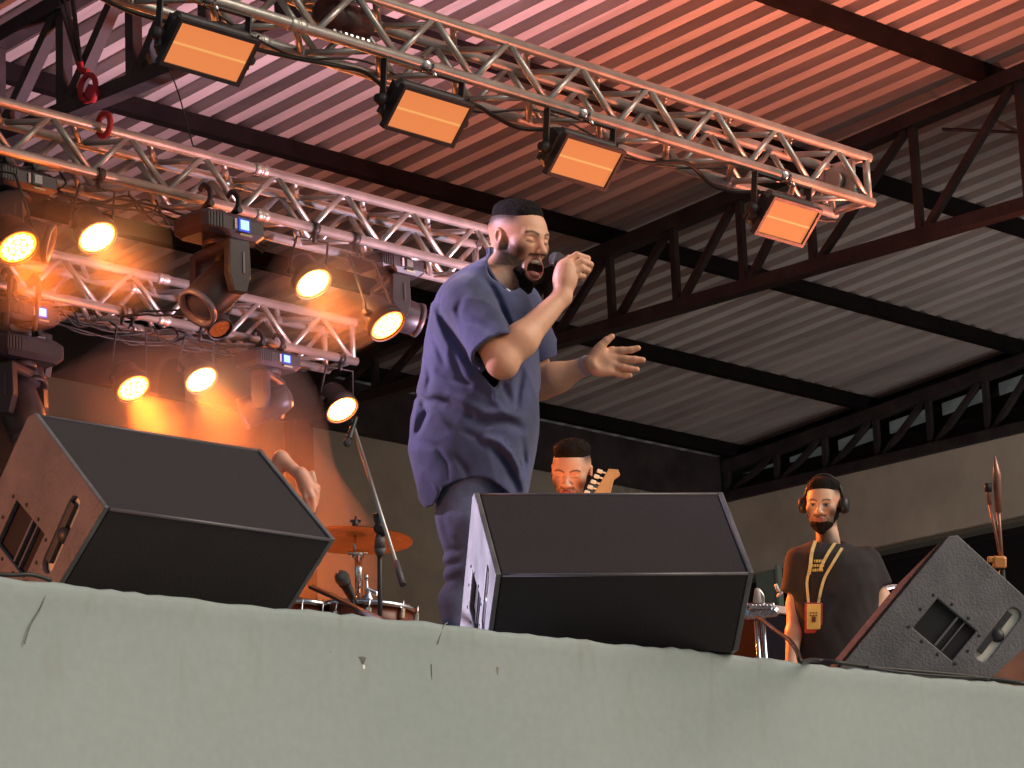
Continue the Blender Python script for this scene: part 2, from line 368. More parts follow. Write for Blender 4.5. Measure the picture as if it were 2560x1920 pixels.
# ================================================================== ALUMINIUM LIGHTING TRUSSES
def box_truss(name, xa, xb, Y, Z, label, joints=(), per=.5, ph=0., s=.25):
    t = thing(name, ((xa + xb) / 2, Y, Z), label, 'truss', 'aluminium box trusses hung under the roof')
    C4 = [(Y, Z), (Y + s, Z), (Y, Z + s), (Y + s, Z + s)]
    for y, z in C4:
        q = MB(); q.tube([(xa, y, z), (xb, y, z)], .027, 12)
        for j in joints: q.tube([(j - .012, y, z), (j + .012, y, z)], .032, 12)
        q.build('chord', M_ALU, t)
    def zig(p0, p1, ph_, nm):
        q = MB(); x = xa + .06 - ph_; k = 0
        while x < xb - .02:
            a, c = max(x, xa + .03), min(x + per / 2, xb - .03)
            if c - a > per * .3:
                f0, f1 = ((a - x) / (per / 2)), ((c - x) / (per / 2))
                A, B = (p0, p1) if k % 2 == 0 else (p1, p0)
                A = np.array(A); B = np.array(B)
                P = A + (B - A) * (.06 + .88 * f0); Q = A + (B - A) * (.06 + .88 * f1)
                q.tube([(a + .012, *P), (c - .012, *Q)], .0165, 8)
            x += per / 2; k += 1
        q.build('lacing', M_ALU, t)
    zig(C4[0], C4[2], ph, 'f'); zig(C4[1], C4[3], ph + .25, 'b'); zig(C4[0], C4[1], ph + .12, 'd'); zig(C4[2], C4[3], ph + .12, 'u')
    for xe, d in ((xa, 1), (xb, -1)):
        q = MB(); xe += .03 * d
        q.tube([(xe, Y, Z), (xe, Y + s, Z)], .02, 8); q.tube([(xe, Y, Z + s), (xe, Y + s, Z + s)], .02, 8)
        q.tube([(xe, Y, Z), (xe, Y, Z + s)], .02, 8); q.tube([(xe, Y + s, Z), (xe, Y + s, Z + s)], .02, 8)
        q.build('end_frame', M_ALU, t)
    for j in joints:
        for y, z in C4:
            q = MB(); q.lathe((j - .05, y, z), (1, 0, 0), [(0, .026), (.01, .034), (.04, .034), (.05, .028), (.06, .034), (.09, .034), (.1, .026)], 10)
            q.build('coupler', M_ALU, t)
    return t
TR1 = box_truss('lighting_truss', 4.4, 13.42, 10.0, 6.8, 'front aluminium box truss that carries the four orange floodlights', joints=(9.27,), ph=.07)
TR2 = box_truss('lighting_truss', 4.6, 12.9, 12.18, 6.8, 'middle aluminium box truss running behind the singer, big moving head under it', joints=(11.0,), ph=.3)
TR3 = box_truss('lighting_truss', 5.0, 13.45, 14.05, 6.8, 'rear aluminium box truss, lowest in the photo, half lost in orange smoke', joints=(9.9, 11.9), ph=.15)
# end box corner plate on truss 1
e = MB(); xe = 13.3
e.obox((xe, 10.125, 6.925), ((1, 0, 0), (0, 1, 0), (0, 0, 1)), (.006, .085, .085)); 
for a in (-1, 1): e.tube([(xe, 10.125 + a * .1, 6.83), (xe, 10.125 + a * .1, 7.02)], .016, 8)
e.lathe((xe - .05, 10.125, 6.925), (1, 0, 0), [(0, .05), (.04, .05)], 16)
o = e.build('corner_block', M_ALU, TR1)

# ================================================================== FLOODLIGHTS ON TRUSS 1
M_FGL = mat('flood_glow', (.10, .04, .012), .6, spec=.1, emit=(.92, .27, .085), estr=.85, var=.1, vscale=20)
M_FTB = mat('flood_tube', (.1, .06, .03), .6, emit=(1., .45, .13), estr=.85)
M_FBD = mat('flood_body', (.022, .018, .022), .5, var=.3)
FN = np.array([0, -.735, -.678]); FN /= np.linalg.norm(FN)       # face normal: down and to the audience
FD = np.array([0, .678, -.735]); FD /= np.linalg.norm(FD)        # down the face
def flood(xl, label, Y=9.93, ztop=6.62, wd=.42, hg=.19, group='orange floodlights along the front truss'):
    o = thing('floodlight', (xl + wd / 2, Y, ztop), label, 'floodlight', group)
    A = np.array([xl, Y, ztop]); ex = np.array([1., 0, 0])
    cc = A + ex * wd / 2 + FD * hg / 2
    MB().obox(cc + FN * .001, (ex, FD, FN), (wd / 2, hg / 2, .004)).build('lit_panel', M_FGL, o)
    MB().obox(cc + FN * .007, (ex, FD, FN), (wd / 2 - .006, .0045, .0035)).build('tube', M_FTB, o)
    f = MB(); t = .017
    for sgn in (-1, 1):
        f.obox(cc + FD * sgn * (hg / 2 + t / 2), (ex, FD, FN), (wd / 2 + t, t / 2, .018))
        f.obox(cc + ex * sgn * (wd / 2 + t / 2), (FD, ex, FN), (hg / 2, t / 2, .0175))
    f.build('bezel', M_FBD, o)
    h = MB(); h.obox(cc - FN * .055 - FD * .01, (ex, FD, FN), (wd / 2 + .015, hg / 2 + .012, .045), .03)
    for k in range(9): h.obox(cc - FN * .112 + ex * (k - 4) * .045, (ex, FD, FN), (.004, hg / 2 - .01, .012))
    h.build('housing', M_FBD, o)
    y = MB(); up = np.array([0, -.12, .99]); up /= np.linalg.norm(up)
    for sgn in (-1, 1):
        s0 = cc - FN * .05 + ex * sgn * (wd / 2 + .04)
        y.obox(s0 + up * .07, (ex, np.cross(up, ex), up), (.004, .018, .12), 0)
        y.lathe(s0 - ex * sgn * .012, ex * sgn, [(0, .03), (.03, .03), (.035, .022), (.05, .02)], 12)
    tp = cc - FN * .05 + up * .19
    y.obox(tp, (ex, np.cross(ex, up), up), (wd / 2 + .044, .018, .004))
    y.build('yoke', M_FBD, o)
    c = MB(); tx = tp + up * .03
    pth = [tx, np.array([tx[0], 10.0, 6.775])]
    c.tube([tp, pth[1]], .012, 8); c.tube([(tx[0] - .03, 10.0, 6.8), (tx[0] + .03, 10.0, 6.8)], .034, 12)
    c.tube([(tx[0], 9.955, 6.77), (tx[0], 9.93, 6.72)], .008, 6)
    c.build('clamp', M_CHROME, o)
    k = MB(); g0 = cc - FN * .1 + ex * (wd / 2)
    k.tube(curve_pts([g0, g0 + [.07, .02, -.03], g0 + [.13, .0, .05], g0 + [.09, .06, .1], g0 + [.16, .1, .06], (g0[0] + .2, 10.12, 6.76)], 6), .007, 6)
    k.build('power_lead', M_CABLE, o)
    return o
flood(8.535, 'largest orange floodlight, first from the left of the four whole ones on the front truss')
flood(9.86, 'orange floodlight second from the left on the front truss')
flood(10.94, 'orange floodlight third from the left on the front truss, cable coil at its right end', wd=.39)
flood(12.49, 'orange floodlight at the right end of the front truss', wd=.36)
flood(7.14, 'orange floodlight cut off by the top left corner of the photo')
# cables draped along truss 1
def cable(name, pts, r, label, cat='cable', m=M_CABLE, group=None):
    q = MB(); P = curve_pts(pts, 10); q.tube(P, r, 6)
    return tag(rebase(q.build(name, m), P[0]), label, cat, group)
cp = []
for i in range(28):
    x = 7.4 + i * .22; cp.append((x, 10.15 + .05 * math.sin(i * 1.7), 6.76 - .035 * abs(math.sin(i * .9)) - (.03 if i % 4 == 2 else 0)))
cable('power_cable', cp, .011, 'black power cable sagging along the underside of the front truss')
cable('thin_cable', [(8.9, 10.2, 6.86), (9.4, 10.18, 6.74), (9.9, 10.2, 6.83), (10.5, 10.16, 6.72), (11.1, 10.2, 6.85), (11.8, 10.17, 6.73), (12.5, 10.2, 6.86)], .006, 'thin black cable looping inside the front truss', )
cl = MB(); c0 = np.array([11.43, 10.1, 6.72])
for k in range(4):
    cl.tube([c0 + np.array([.05 * math.cos(a) * (1 + .1 * k), .02 * k, .04 * math.sin(a)]) for a in np.linspace(0, 2 * math.pi, 14)[:-1]], .005, 5, closed=True)
tag(rebase(cl.build('cable_coil', M_CABLE), c0), 'small coil of black cable beside the third floodlight', 'cable')
# dark fixture lying on truss 1 top-left
fx = thing('stage_fixture', onY(352, 22, 10.12), 'dark unlit lamp lying inside the front truss at the top of the photo', 'stage light')
c = onY(345, 20, 10.15)
q = MB(); q.lathe(c - np.array([.16, 0, -.02]), (1, 0, -.12), [(0, .04), (.02, .075), (.2, .08), (.22, .06), (.3, .05), (.32, .03)], 16); q.build('body', mat('fixture_red', (.06, .02, .02), .4, var=.4), fx)
q = MB()
for k in range(7): q.obox(c + np.array([-.1 + k * .035, -.03, -.09]), ((1, 0, 0), (0, 1, 0), (0, 0, 1)), (.008, .008, .010))
q.tube([c + np.array([-.15, 0, -.08]), c + np.array([.2, 0, -.1])], .01, 6); q.build('bolts', M_CHROME, fx)

# ================================================================== PAR LAMPS
M_LENS = mat('lamp_lens', (.8, .5, .2), .2, emit=(1., .22, .025), estr=1.9)
M_LED = mat('lamp_led', (.8, .5, .2), .2, emit=(1., .72, .32), estr=60)
M_LED2 = mat('lamp_led_soft', (.8, .5, .2), .2, emit=(1., .50, .14), estr=12)
M_OFF = mat('lamp_unlit', (.35, .12, .03), .15, .6, var=.5, vscale=60)
camR, camU, camF = RM[:, 0], RM[:, 1], RM[:, 2]
def img_dir(tx, ty, c): v = camR * tx - camU * ty; v /= np.linalg.norm(v); v = v * math.sqrt(1 - c * c) - camF * c; return v / np.linalg.norm(v)
def par(px, py, Y, chord, label, aim=(.55, .83, .62), lit=True, soft=False, power=300, r=.096, spread=80):
    c = onY(px, py, Y); n = img_dir(*aim)
    o = thing('par_lamp', c, label, 'stage light', 'par lamps under the trusses')
    q = MB(); q.lathe(c, -n, [(-.012, r + .012), (-.012, r + .004), (.0, r + .004), (0, r + .012), (.05, r + .012), (.06, r * .95), (.15, r * .8), (.19, r * .55), (.20, .02)], 28, cap=False); q.build('can', M_BLACK, o)
    MB().lathe(c, -n, [(-.001, 0.001), (.0, r)], 28, cap=False).build('lens', M_LENS if lit else M_OFF, o)
    u = np.cross(n, [0, 0, 1.]); u /= np.linalg.norm(u); v = np.cross(u, n)
    if lit:
        q = MB(); spots = [(0, 0)] + [(.035 * math.cos(a), .035 * math.sin(a)) for a in np.arange(6) * math.pi / 3] + [(.067 * math.cos(a), .067 * math.sin(a)) for a in np.arange(13) * 2 * math.pi / 13]
        for a, b2 in spots: q.lathe(c + u * a + v * b2 + n * .003, n, [(0, .0150 if soft else .0175), (.004, .012), (.005, .004)], 10)
        q.build('led_cluster', M_LED2 if soft else M_LED, o)
    y = MB(); top = np.array([c[0], chord[0], chord[1]])
    b0 = c - n * .07
    hu = np.array([u[0], u[1], 0]); hu /= np.linalg.norm(hu)
    pk = top + (b0 - top) * .25
    for sgn in (-1, 1): y.tube([b0 + u * sgn * (r + .02), b0 + u * sgn * (r + .03) + np.array([0, 0, .05]), pk + hu * sgn * (r + .01), pk + hu * sgn * .02, top - [0, 0, .03]], .007, 6)
    for sgn in (-1, 1): y.lathe(b0 + u * sgn * r, u * sgn, [(0, .02), (.035, .02), (.04, .01)], 10)
    y.build('yoke', M_BLACK, o)
    q = MB(); q.tube([top - [.02, 0, 0], top + [.02, 0, 0]], .036, 12); q.tube([top - [0, 0, .03], top - [0, 0, .08]], .012, 8); q.build('clamp', M_BLACK, o)
    if lit: 
        pl = bpy.data.lights.new('added_halo', 'POINT'); pl.energy = 10 if soft else 14; pl.color = (1, .16, .015); pl.shadow_soft_size = .07; po = bpy.data.objects.new('added_halo', pl); COL.objects.link(po); po.parent = o; po.location = Vector(tuple(c + n * .085)) - wloc(o)  # extra point light added before the lens to make its glow
        LP.append(c + n * .02) if power < 690 else None
        s = spot('par_light', c + n * .015, n, power, (1, .17, .018), spread, 1., .07); s.parent = o; s.location = Vector(tuple(c + n * .015)) - wloc(o)
    return o
LP = []
par(17.6, 247, 11.98, (12.18, 6.8), 'lit orange lamp at the left edge of the photo under the middle truss', soft=True)
par(97, 237, 12.2, (12.18, 6.8), 'bright lit lamp hung from the middle truss left of the big moving head')
par(313, 283, 12.2, (12.18, 6.8), 'bright lit lamp hung from the middle truss right of the big moving head')
par(387, 325, 11.95, (12.18, 6.8), "lit lamp with visible leds nearest the singer's back", aim=(.62, .78, .55), power=1700, soft=True)
par(133.3, 388, 14.05, (14.05, 6.8), 'lit lamp before the grey wall, left one of the rear truss pair', power=680, soft=True)
par(201, 379.5, 14.05, (14.05, 6.8), 'lit lamp right of its pair on the rear truss, smoke beam below it', power=680)
par(341.7, 409, 14.05, (14.05, 6.8), 'lit lamp just above the tip of the microphone stand', power=1700)
par(220, 328.6, 13.2, (14.05, 6.8), 'small unlit amber lamp below the big moving head', lit=False, r=.062)

# ================================================================== MOVING HEADS
M_MH = mat('mover_shell', (.035, .030, .038), .42, var=.3, vscale=8)
M_MHL = mat('mover_trim', (.20, .19, .25), .4, var=.2)
M_LCD = mat('lcd', (.1, .2, .4), .3, emit=(.42, .72, 1.), estr=1.25)
M_LCB = mat('lcd_edge', (.0, .02, .2), .3, emit=(.0, .05, .7), estr=.8)
def SK0(*a): return np.array(a, float)
def mover(px, py, Y, label, pos=None, lcd=True, tilt=.6, yaw=0., s=1., scr=True, trim=False, group='moving head lamps'):
    M_MHL = MATS['mover_trim'] if trim else mat('mover_trim_dark', (.07, .06, .075), .4)
    """px,py: centre of the base box; built hanging, x along the truss"""
    c = onY(px, py, Y) if pos is None else SK0(*pos); o = thing('moving_head', c, label, 'stage light', group)
    ax = np.array([1., 0, 0]); ay = np.array([0, 1., 0]); az = np.array([0, 0, 1.])
    q = MB(); q.obox(c, (ax, ay, az), (.19 * s, .12 * s, .055 * s), .025 * s)
    for k in range(5): q.obox(c + ax * (-.15 + .018 * k) * s - ay * .121 * s, (ax, ay, az), (.004 * s, .003, .035 * s))
    q.build('base', M_MH, o)
    for sg in (-1, 1):
        q = MB(); x = c + ax * sg * .085 * s
        P = [x + az * .055 * s, x + az * .09 * s, np.array([x[0], Y - .04, 6.75]), np.array([x[0], Y - .045, 6.80]), np.array([x[0], Y, 6.845]), np.array([x[0], Y + .03, 6.82])]
        q.tube(curve_pts(P, 5), .015, 8)
        q.lathe(x + az * .1 * s - ay * .06, ay, [(0, .018), (.03, .018), (.035, .006), (.06, .006)], 8)
        q.build('clamp', M_BLACK, o)
    f = c - ay * .122 * s + ax * .045 * s
    if scr:
        MB().obox(f - ay * .002, (ax, az, ay), (.034 * s, .030 * s, .003)).build('screen_frame', M_LCB if lcd else M_BLACK, o)
        MB().obox(f - ay * .006, (ax, az, ay), (.024 * s, .022 * s, .003)).build('screen', M_LCD if lcd else mat('lcd_off', (.12, .14, .12), .2), o)
        MB().obox(f - ax * .052 * s - ay * .003, (ax, az, ay), (.007 * s, .024 * s, .003)).build('button_strip', mat('button_grey', (.5, .5, .5), .5), o)
        MB().obox(f + ax * .01 * s - az * .046 * s - ay * .003, (ax, az, ay), (.035 * s, .005 * s, .003)).build('logo_strip', mat('strip_green', (.35, .40, .28), .5), o)
    cy, sy = math.cos(yaw), math.sin(yaw); yx = ax * cy + ay * sy; yy = -ax * sy + ay * cy
    q = MB(); q.lathe(c - az * .055 * s, -az, [(0, .08 * s), (.03 * s, .08 * s)], 20)
    q.obox(c - az * .105 * s, (yx, yy, az), (.165 * s, .055 * s, .028 * s), .015)
    for sg in (-1, 1):
        q.prism([(-.055 * s, 0), (.055 * s, 0), (.06 * s, -.16 * s), (.035 * s, -.25 * s), (-.035 * s, -.25 * s), (-.06 * s, -.16 * s)], c - az * .09 * s + yx * sg * .148 * s, yy, az, yx, -.024 * s, .024 * s)
    q.build('yoke', M_MH, o, bevel=.006)
    hc = c - az * .27 * s; hd = -az * math.cos(tilt) - yy * math.sin(tilt)
    q = MB(); q.lathe(hc - hd * .15 * s, hd, [(0, .04 * s), (.015 * s, .075 * s), (.08 * s, .098 * s), (.2 * s, .104 * s), (.3 * s, .096 * s), (.31 * s, .088 * s)], 22)
    for sg in (-1, 1): q.lathe(hc + yx * sg * .09 * s, yx * sg, [(0, .035 * s), (.04 * s, .035 * s)], 12)
    q.build('head', M_MH, o)
    q = MB(); q.lathe(hc + hd * .155 * s, hd, [(0, .09 * s), (.0, .098 * s), (.03 * s, .102 * s), (.03 * s, .085 * s), (0.005, .078 * s)], 22, cap=False); q.build('lens_ring', M_MHL, o)
    MB().lathe(hc + hd * .162 * s, hd, [(0, .078 * s), (.008, .05 * s), (.012, .005)], 22).build('lens', mat('mover_glass', (.12, .12, .16), .08, .2), o)
    MB().obox(c - az * .2 * s + yx * (-.175 * s) - yy * .02, (yy, az, yx), (.005, .05 * s, .002)).build('edge_strip', M_MHL, o)
    return o
mover(219, 230, 12.08, 'large dark moving head with a lit blue screen under the middle truss', tilt=-.8, yaw=1.42, s=1.12, trim=True)
mover(32 - 10, 316, 14.0, 'moving head with a lit blue screen at the left edge under the rear truss', tilt=.4, s=1.0)
mover(277 - 9, 362, 14.0, 'moving head with a lit blue screen near the right end of the rear truss', tilt=-1.3, yaw=.5, s=.95)
mover(389, 267, 12.35, "moving head with a dark screen hanging near the singer's shoulder", lcd=False, tilt=1.35, yaw=1.2, s=.95)
mover(15, 184, 12.35, 'moving head with a dark screen at the left edge under the middle truss', lcd=False, tilt=1.3, yaw=.8, s=1.0)
# big head bottom left, tinted by pink light
mover(20, 352, 13.9, 'hazy moving head turned down above the left monitor, lens towards the stage', tilt=.35, yaw=.4, s=1.15, scr=False)
# cable bundles under the trusses
for i, (x0_, x1_, Y, z, lab) in enumerate([(9.2, 11.2, 12.35, 6.72, 'bundle of black cables tied along the middle truss'), (10.3, 12.9, 14.2, 6.72, 'tangle of black cables along the rear truss')]):
    q = MB()
    for k in range(5):
        P = []; nn = int((x1_ - x0_) / .2)
        for j in range(nn + 1):
            x = x0_ + (x1_ - x0_) * j / nn; P.append((x, Y + RNG.uniform(-.06, .06), z + RNG.uniform(-.05, .09)))
        q.tube(curve_pts(P, 6), .007, 5)
    for k in range(3):
        cc = np.array([x0_ + .5 + k * .6, Y - .05, z + .06]); q.tube([cc + np.array([.09 * math.cos(a), .02 * math.sin(3 * a), .07 * math.sin(a)]) for a in np.linspace(0, 6.28, 18)[:-1]], .006, 5, closed=True)
    tag(rebase(q.build('cable_bundle', M_CABLE), (x0_, Y, z)), lab, 'cables')
# thin hanging wire
cable('hanging_wire', [onY(165, 58, 12.5), onY(178, 92, 12.5), onY(188, 128, 12.5), (onY(200, 170, 12.5))], .004, 'thin wire hanging from the roof beside the first floodlight')
# hoist: red ring and dark straps
h = thing('chain_hoist', onY(88, 88, 11.0), 'red ring shackle on black straps hanging from the left roof truss', 'hoist')
rc = onX(88, 88, 11.33)
q = MB(); q.tube([rc + np.array([0, .070 * math.cos(a), .078 * math.sin(a)]) for a in np.linspace(0, 6.28, 28)[:-1]], .017, 8, closed=True); q.build('ring', M_RED, h)
q = MB(); q.lathe(rc + np.array([0, -.04, -.05]), (1, 0, .2), [(-.03, .02), (-.02, .05), (.02, .05), (.03, .02)], 14); q.build('swivel', M_RED, h)
for a, t in (((72, -6), (80, 62)), ((64, -6), (80, 64)), ((58, -6), (79, 66))):
    q = MB(); q.bar(onX(*a, 11.33), onX(*t, 11.33), .03, .012); q.build('strap', M_BLACK, h)
q = MB(); q.tube(curve_pts([onX(80, 62, 11.33), onX(81, 70, 11.33), rc + np.array([0, 0, .1])], 4), .02, 8); q.build('hook', M_RED, h)
sl = onY(104, 121, 12.16)
q = MB(); q.tube([sl + np.array([.0, .05 * math.cos(a) , .06 * math.sin(a) - .02]) for a in np.linspace(0, 6.28, 20)[:-1]], .016, 8, closed=True)
tag(rebase(q.build('truss_sling', M_RED), sl), 'red sling wrapped round the upper tube of the middle truss', 'sling')


# ================================================================== ADDED LAMPS ON THE DECK, NONE IN VIEW (they wash roof, monitors and players)
def floor_wash(px, depth, aim, power, col, size, label, z=.22, blend=.8):
    c = np.array([*depth, FLOOR + z]) if px is None else dep(px, 700, depth); c[2] = FLOOR + z; d = np.array(aim, float) - c; d /= np.linalg.norm(d)
    o = thing('added_lamp', (c[0], c[1], FLOOR), label, 'stage light')  # unseen fixture, added for the coloured light it throws
    q = MB(); q.lathe(c, -d, [(0, .10), (.0, .11), (.05, .11), (.16, .08), (.2, .03)], 20, cap=False); q.build('can', M_BLACK, o)
    m = mat('wash_lens_%d' % int(power), col, .3, emit=col, estr=6)
    MB().lathe(c, -d, [(.0, .001), (.004, .098)], 20, cap=False).build('lens', m, o)
    q = MB(); u = np.cross(d, [0, 0, 1.]); u /= np.linalg.norm(u)
    q.tube([c + u * .12, c + u * .12 - [0, 0, .17], c - u * .12 - [0, 0, .17], c - u * .12], .008, 6); q.build('stand', M_BLACK, o)
    s = spot('wash_light', c + d * .02, d, power, col, size, blend, .1); s.parent = o; s.location = Vector(tuple(c + d * .02)) - wloc(o)
floor_wash(None, (17.5, 8.4), (13.8, 11.4, 9.2), 5200, (1, .24, .13), 78, 'added lamp on the deck out of frame to the right washing the roof salmon', blend=1.)
floor_wash(None, (15.0, 9.6), (11.8, 13.9, 9), 2400, (.86, .73, .98), 56, 'added lamp on the deck hidden by the stage edge washing the left of the roof lilac', blend=1.)
# a lilac moving head added on the left end of the front truss, out of frame, to light the singer from behind and the middle monitor
mh = mover(0, 0, 10.1, 'added moving head out of frame on the left end of the front truss throwing lilac light', pos=(5.4, 10.1, 6.62), tilt=-.5, yaw=-.75)
s = spot('beam_light', (5.85, 9.5, 6.05), SK0(7.7, 7.55, 4.6) - SK0(5.85, 9.5, 6.05), 850, (.95, .70, 1.), 30, .8, .22); s.parent = mh; s.location = Vector((5.85, 9.5, 6.05)) - wloc(mh)
floor_wash(None, (6.1, 8.45), (7.20, 6.98, 3.55), 620, (.84, .76, 1.), 30, 'added lamp on the deck behind the left monitor throwing lavender light at the middle monitor', blend=.6)
floor_wash(None, (3.7, 7.7), (5.4, 7.0, 3.6), 110, (1, .25, .06), 80, 'added lamp on the deck out of frame to the left tinting the left monitor orange')
floor_wash(None, (19.2, 9.4), (22.2, 15.4, 8.0), 560, (1, .90, .80), 80, 'added lamp on the deck far out of frame to the right faintly lighting the roof', blend=1.)
floor_wash(None, (9.0, 9.15), (10.2, 9.35, 4.95), 130, (1, .30, .09), 44, 'added lamp on the deck behind the singer glowing orange up at the guitarist', blend=1.)
floor_wash(None, (10.3, 9.7), (11.62, 9.0, 4.95), 110, (1, .42, .14), 46, 'added lamp on the deck behind the middle monitor lighting the man with headphones from the left', blend=1.)
floor_wash(None, (8.40, 9.95), (8.93, 9.38, 4.36), 420, (1, .22, .06), 80, 'added lamp on the deck under the drum kit glowing up at the orange cymbal', blend=1.)

# ================================================================== STAGE SMOKE
vm = bpy.data.materials.new('smoke'); vm.use_nodes = True; vn = vm.node_tree.nodes; vn.remove(vn['Principled BSDF'])
pv = vn.new('ShaderNodeVolumePrincipled'); pv.inputs['Color'].default_value = (.9, .88, .86, 1); pv.inputs['Density'].default_value = .11; pv.inputs['Anisotropy'].default_value = .25
vm.node_tree.links.new(pv.outputs[0], vn['Material Output'].inputs['Volume'])
SMOKE_MAT = vm
# ================================================================== SDF MODELLING (numpy) FOR PEOPLE
F32 = np.float32
def smin(a, b, k):
    h = np.clip(.5 + .5 * (b - a) / k, 0, 1); return b + (a - b) * h - k * h * (1 - h)
def smax(a, b, k): return -smin(-a, -b, k)
def sph(P, c, r): return np.sqrt(((P - np.array(c, F32)) ** 2).sum(1)) - r
def ell(P, c, r, ax=None):
    q = P - np.array(c, F32)
    if ax is not None: q = q @ np.array(ax, F32).T
    r = np.array(r, F32); k0 = np.sqrt(((q / r) ** 2).sum(1)); k1 = np.sqrt(((q / (r * r)) ** 2).sum(1)) + 1e-9
    return k0 * (k0 - 1) / k1
def cap(P, a, b, r1, r2=None):
    a = np.array(a, F32); b = np.array(b, F32); r2 = r1 if r2 is None else r2
    pa = P - a; ba = b - a; h = np.clip((pa @ ba) / (ba @ ba), 0, 1)
    return np.sqrt(((pa - h[:, None] * ba) ** 2).sum(1)) - (r1 + (r2 - r1) * h)
def chain(P, pts, rs, k=.01):
    d = None
    for i in range(len(pts) - 1):
        e = cap(P, pts[i], pts[i + 1], rs[i], rs[i + 1]); d = e if d is None else smin(d, e, k)
    return d
def nz(P, s, seed=0):
    r = np.random.RandomState(seed); o = np.zeros(len(P), F32)
    for i in range(7):
        k = r.normal(size=3); k = (k / np.linalg.norm(k) * s * r.uniform(.6, 1.6)).astype(F32)
        o += np.sin(P @ k + r.uniform(0, 6.28) + 1.2 * np.sin(P @ (k[[1, 2, 0]] * F32(.7)) + i))
    return o / 7
def surf(fn, lo, hi, h):
    lo = np.array(lo, float); hi = np.array(hi, float); C = 4; n = (np.ceil((hi - lo) / (h * C)).astype(int)) * C + 1
    ax = [lo[i] + np.arange(n[i]) * h for i in range(3)]
    def ev(ax_):
        G = np.stack(np.meshgrid(*ax_, indexing='ij'), -1).reshape(-1, 3).astype(F32); return fn(G).reshape([len(a) for a in ax_])
    Dc = ev([a[::C] for a in ax])
    D = np.empty(n, F32); rep = Dc[:-1, :-1, :-1]
    D[:] = 1; D[:-1, :-1, :-1] = np.repeat(np.repeat(np.repeat(rep, C, 0), C, 1), C, 2)
    cells = np.abs(rep) < h * C * 1.9
    M = np.zeros(n, bool); M[:-1, :-1, :-1] = np.repeat(np.repeat(np.repeat(cells, C, 0), C, 1), C, 2)
    M[1:] |= M[:-1].copy(); M[:, 1:] |= M[:, :-1].copy(); M[:, :, 1:] |= M[:, :, :-1].copy()
    I = np.argwhere(M); G = np.stack([ax[j][I[:, j]] for j in range(3)], 1).astype(F32)
    vals = np.concatenate([fn(G[i:i + 400000]) for i in range(0, len(G), 400000)]) if len(G) else np.zeros(0, F32)
    D[M] = vals; D[~M] = np.where(D[~M] > 0, 1, -1) * h * 4
    S = D < 0; nx, ny, nz_ = n - 1
    cnt = np.zeros((nx, ny, nz_), np.int8)
    for i in (0, 1):
        for j in (0, 1):
            for k in (0, 1): cnt += S[i:nx + i, j:ny + j, k:nz_ + k]
    act = (cnt > 0) & (cnt < 8) ; idx = -np.ones(act.shape, np.int64); A = np.argwhere(act); idx[act] = np.arange(len(A))
    acc = np.zeros((len(A), 3)); w_ = np.zeros(len(A))
    cor = [(i, j, k) for i in (0, 1) for j in (0, 1) for k in (0, 1)]
    for a in cor:
        for d in range(3):
            if a[d] == 1: continue
            b2 = list(a); b2[d] = 1
            da = D[A[:, 0] + a[0], A[:, 1] + a[1], A[:, 2] + a[2]]; db = D[A[:, 0] + b2[0], A[:, 1] + b2[1], A[:, 2] + b2[2]]
            m = (da < 0) != (db < 0); t = np.where(m, da / np.where(m, da - db, 1), 0)
            p = np.array(a, float)[None].repeat(len(A), 0); p[:, d] += t
            acc[m] += p[m]; w_[m] += 1
    V = lo + (A + acc / np.maximum(w_, 1)[:, None]) * h
    Q = []
    for d in range(3):
        o = [1, 1, 1]; o[d] = 0; e = [0, 0, 0]; e[d] = 1
        s0 = S[o[0]:n[0] - 1, o[1]:n[1] - 1, o[2]:n[2] - 1]; s1 = S[o[0] + e[0]:n[0] - 1 + e[0], o[1] + e[1]:n[1] - 1 + e[1], o[2] + e[2]:n[2] - 1 + e[2]]
        s1 = s1[:s0.shape[0], :s0.shape[1], :s0.shape[2]]; s0 = s0[:s1.shape[0], :s1.shape[1], :s1.shape[2]]
        J = np.argwhere(s0 != s1) + np.array(o); u = [0, 0, 0]; v = [0, 0, 0]; u[(d + 1) % 3] = 1; v[(d + 2) % 3] = 1; u = np.array(u); v = np.array(v)
        g = lambda K: idx[K[:, 0], K[:, 1], K[:, 2]]
        q = np.stack([g(J), g(J - u), g(J - u - v), g(J - v)], 1)
        fl = S[J[:, 0], J[:, 1], J[:, 2]]; q[~fl] = q[~fl][:, ::-1]; Q.append(q[(q >= 0).all(1)])
    return V, np.concatenate(Q)
def merge(parts):
    V = []; Q = []; o = 0
    for v, q in parts: V.append(v); Q.append(q + o); o += len(v)
    return np.concatenate(V), np.concatenate(Q)
def smesh(name, V, Q, m, parent=None, base=None, colors=None):
    me = bpy.data.meshes.new(name); me.from_pydata(V.tolist(), [], Q.tolist()); me.polygons.foreach_set('use_smooth', [True] * len(me.polygons))
    me.materials.append(m); me.update()
    if colors is not None:
        a = me.color_attributes.new('Col', 'FLOAT_COLOR', 'POINT'); c = np.ones((len(V), 4), F32); c[:, :3] = colors; a.data.foreach_set('color', c.ravel())
    o = bpy.data.objects.new(name, me); COL.objects.link(o)
    if base is not None: rebase(o, base)
    if parent is not None:
        o.parent = parent; o.location = -wloc(parent)
    return o
def basis(fwd, up):
    f = np.array(fwd, float); f /= np.linalg.norm(f); u = np.array(up, float); u -= f * np.dot(u, f); u /= np.linalg.norm(u); r = np.cross(f, u)
    return np.array([r, f, u])     # rows: right, forward, up

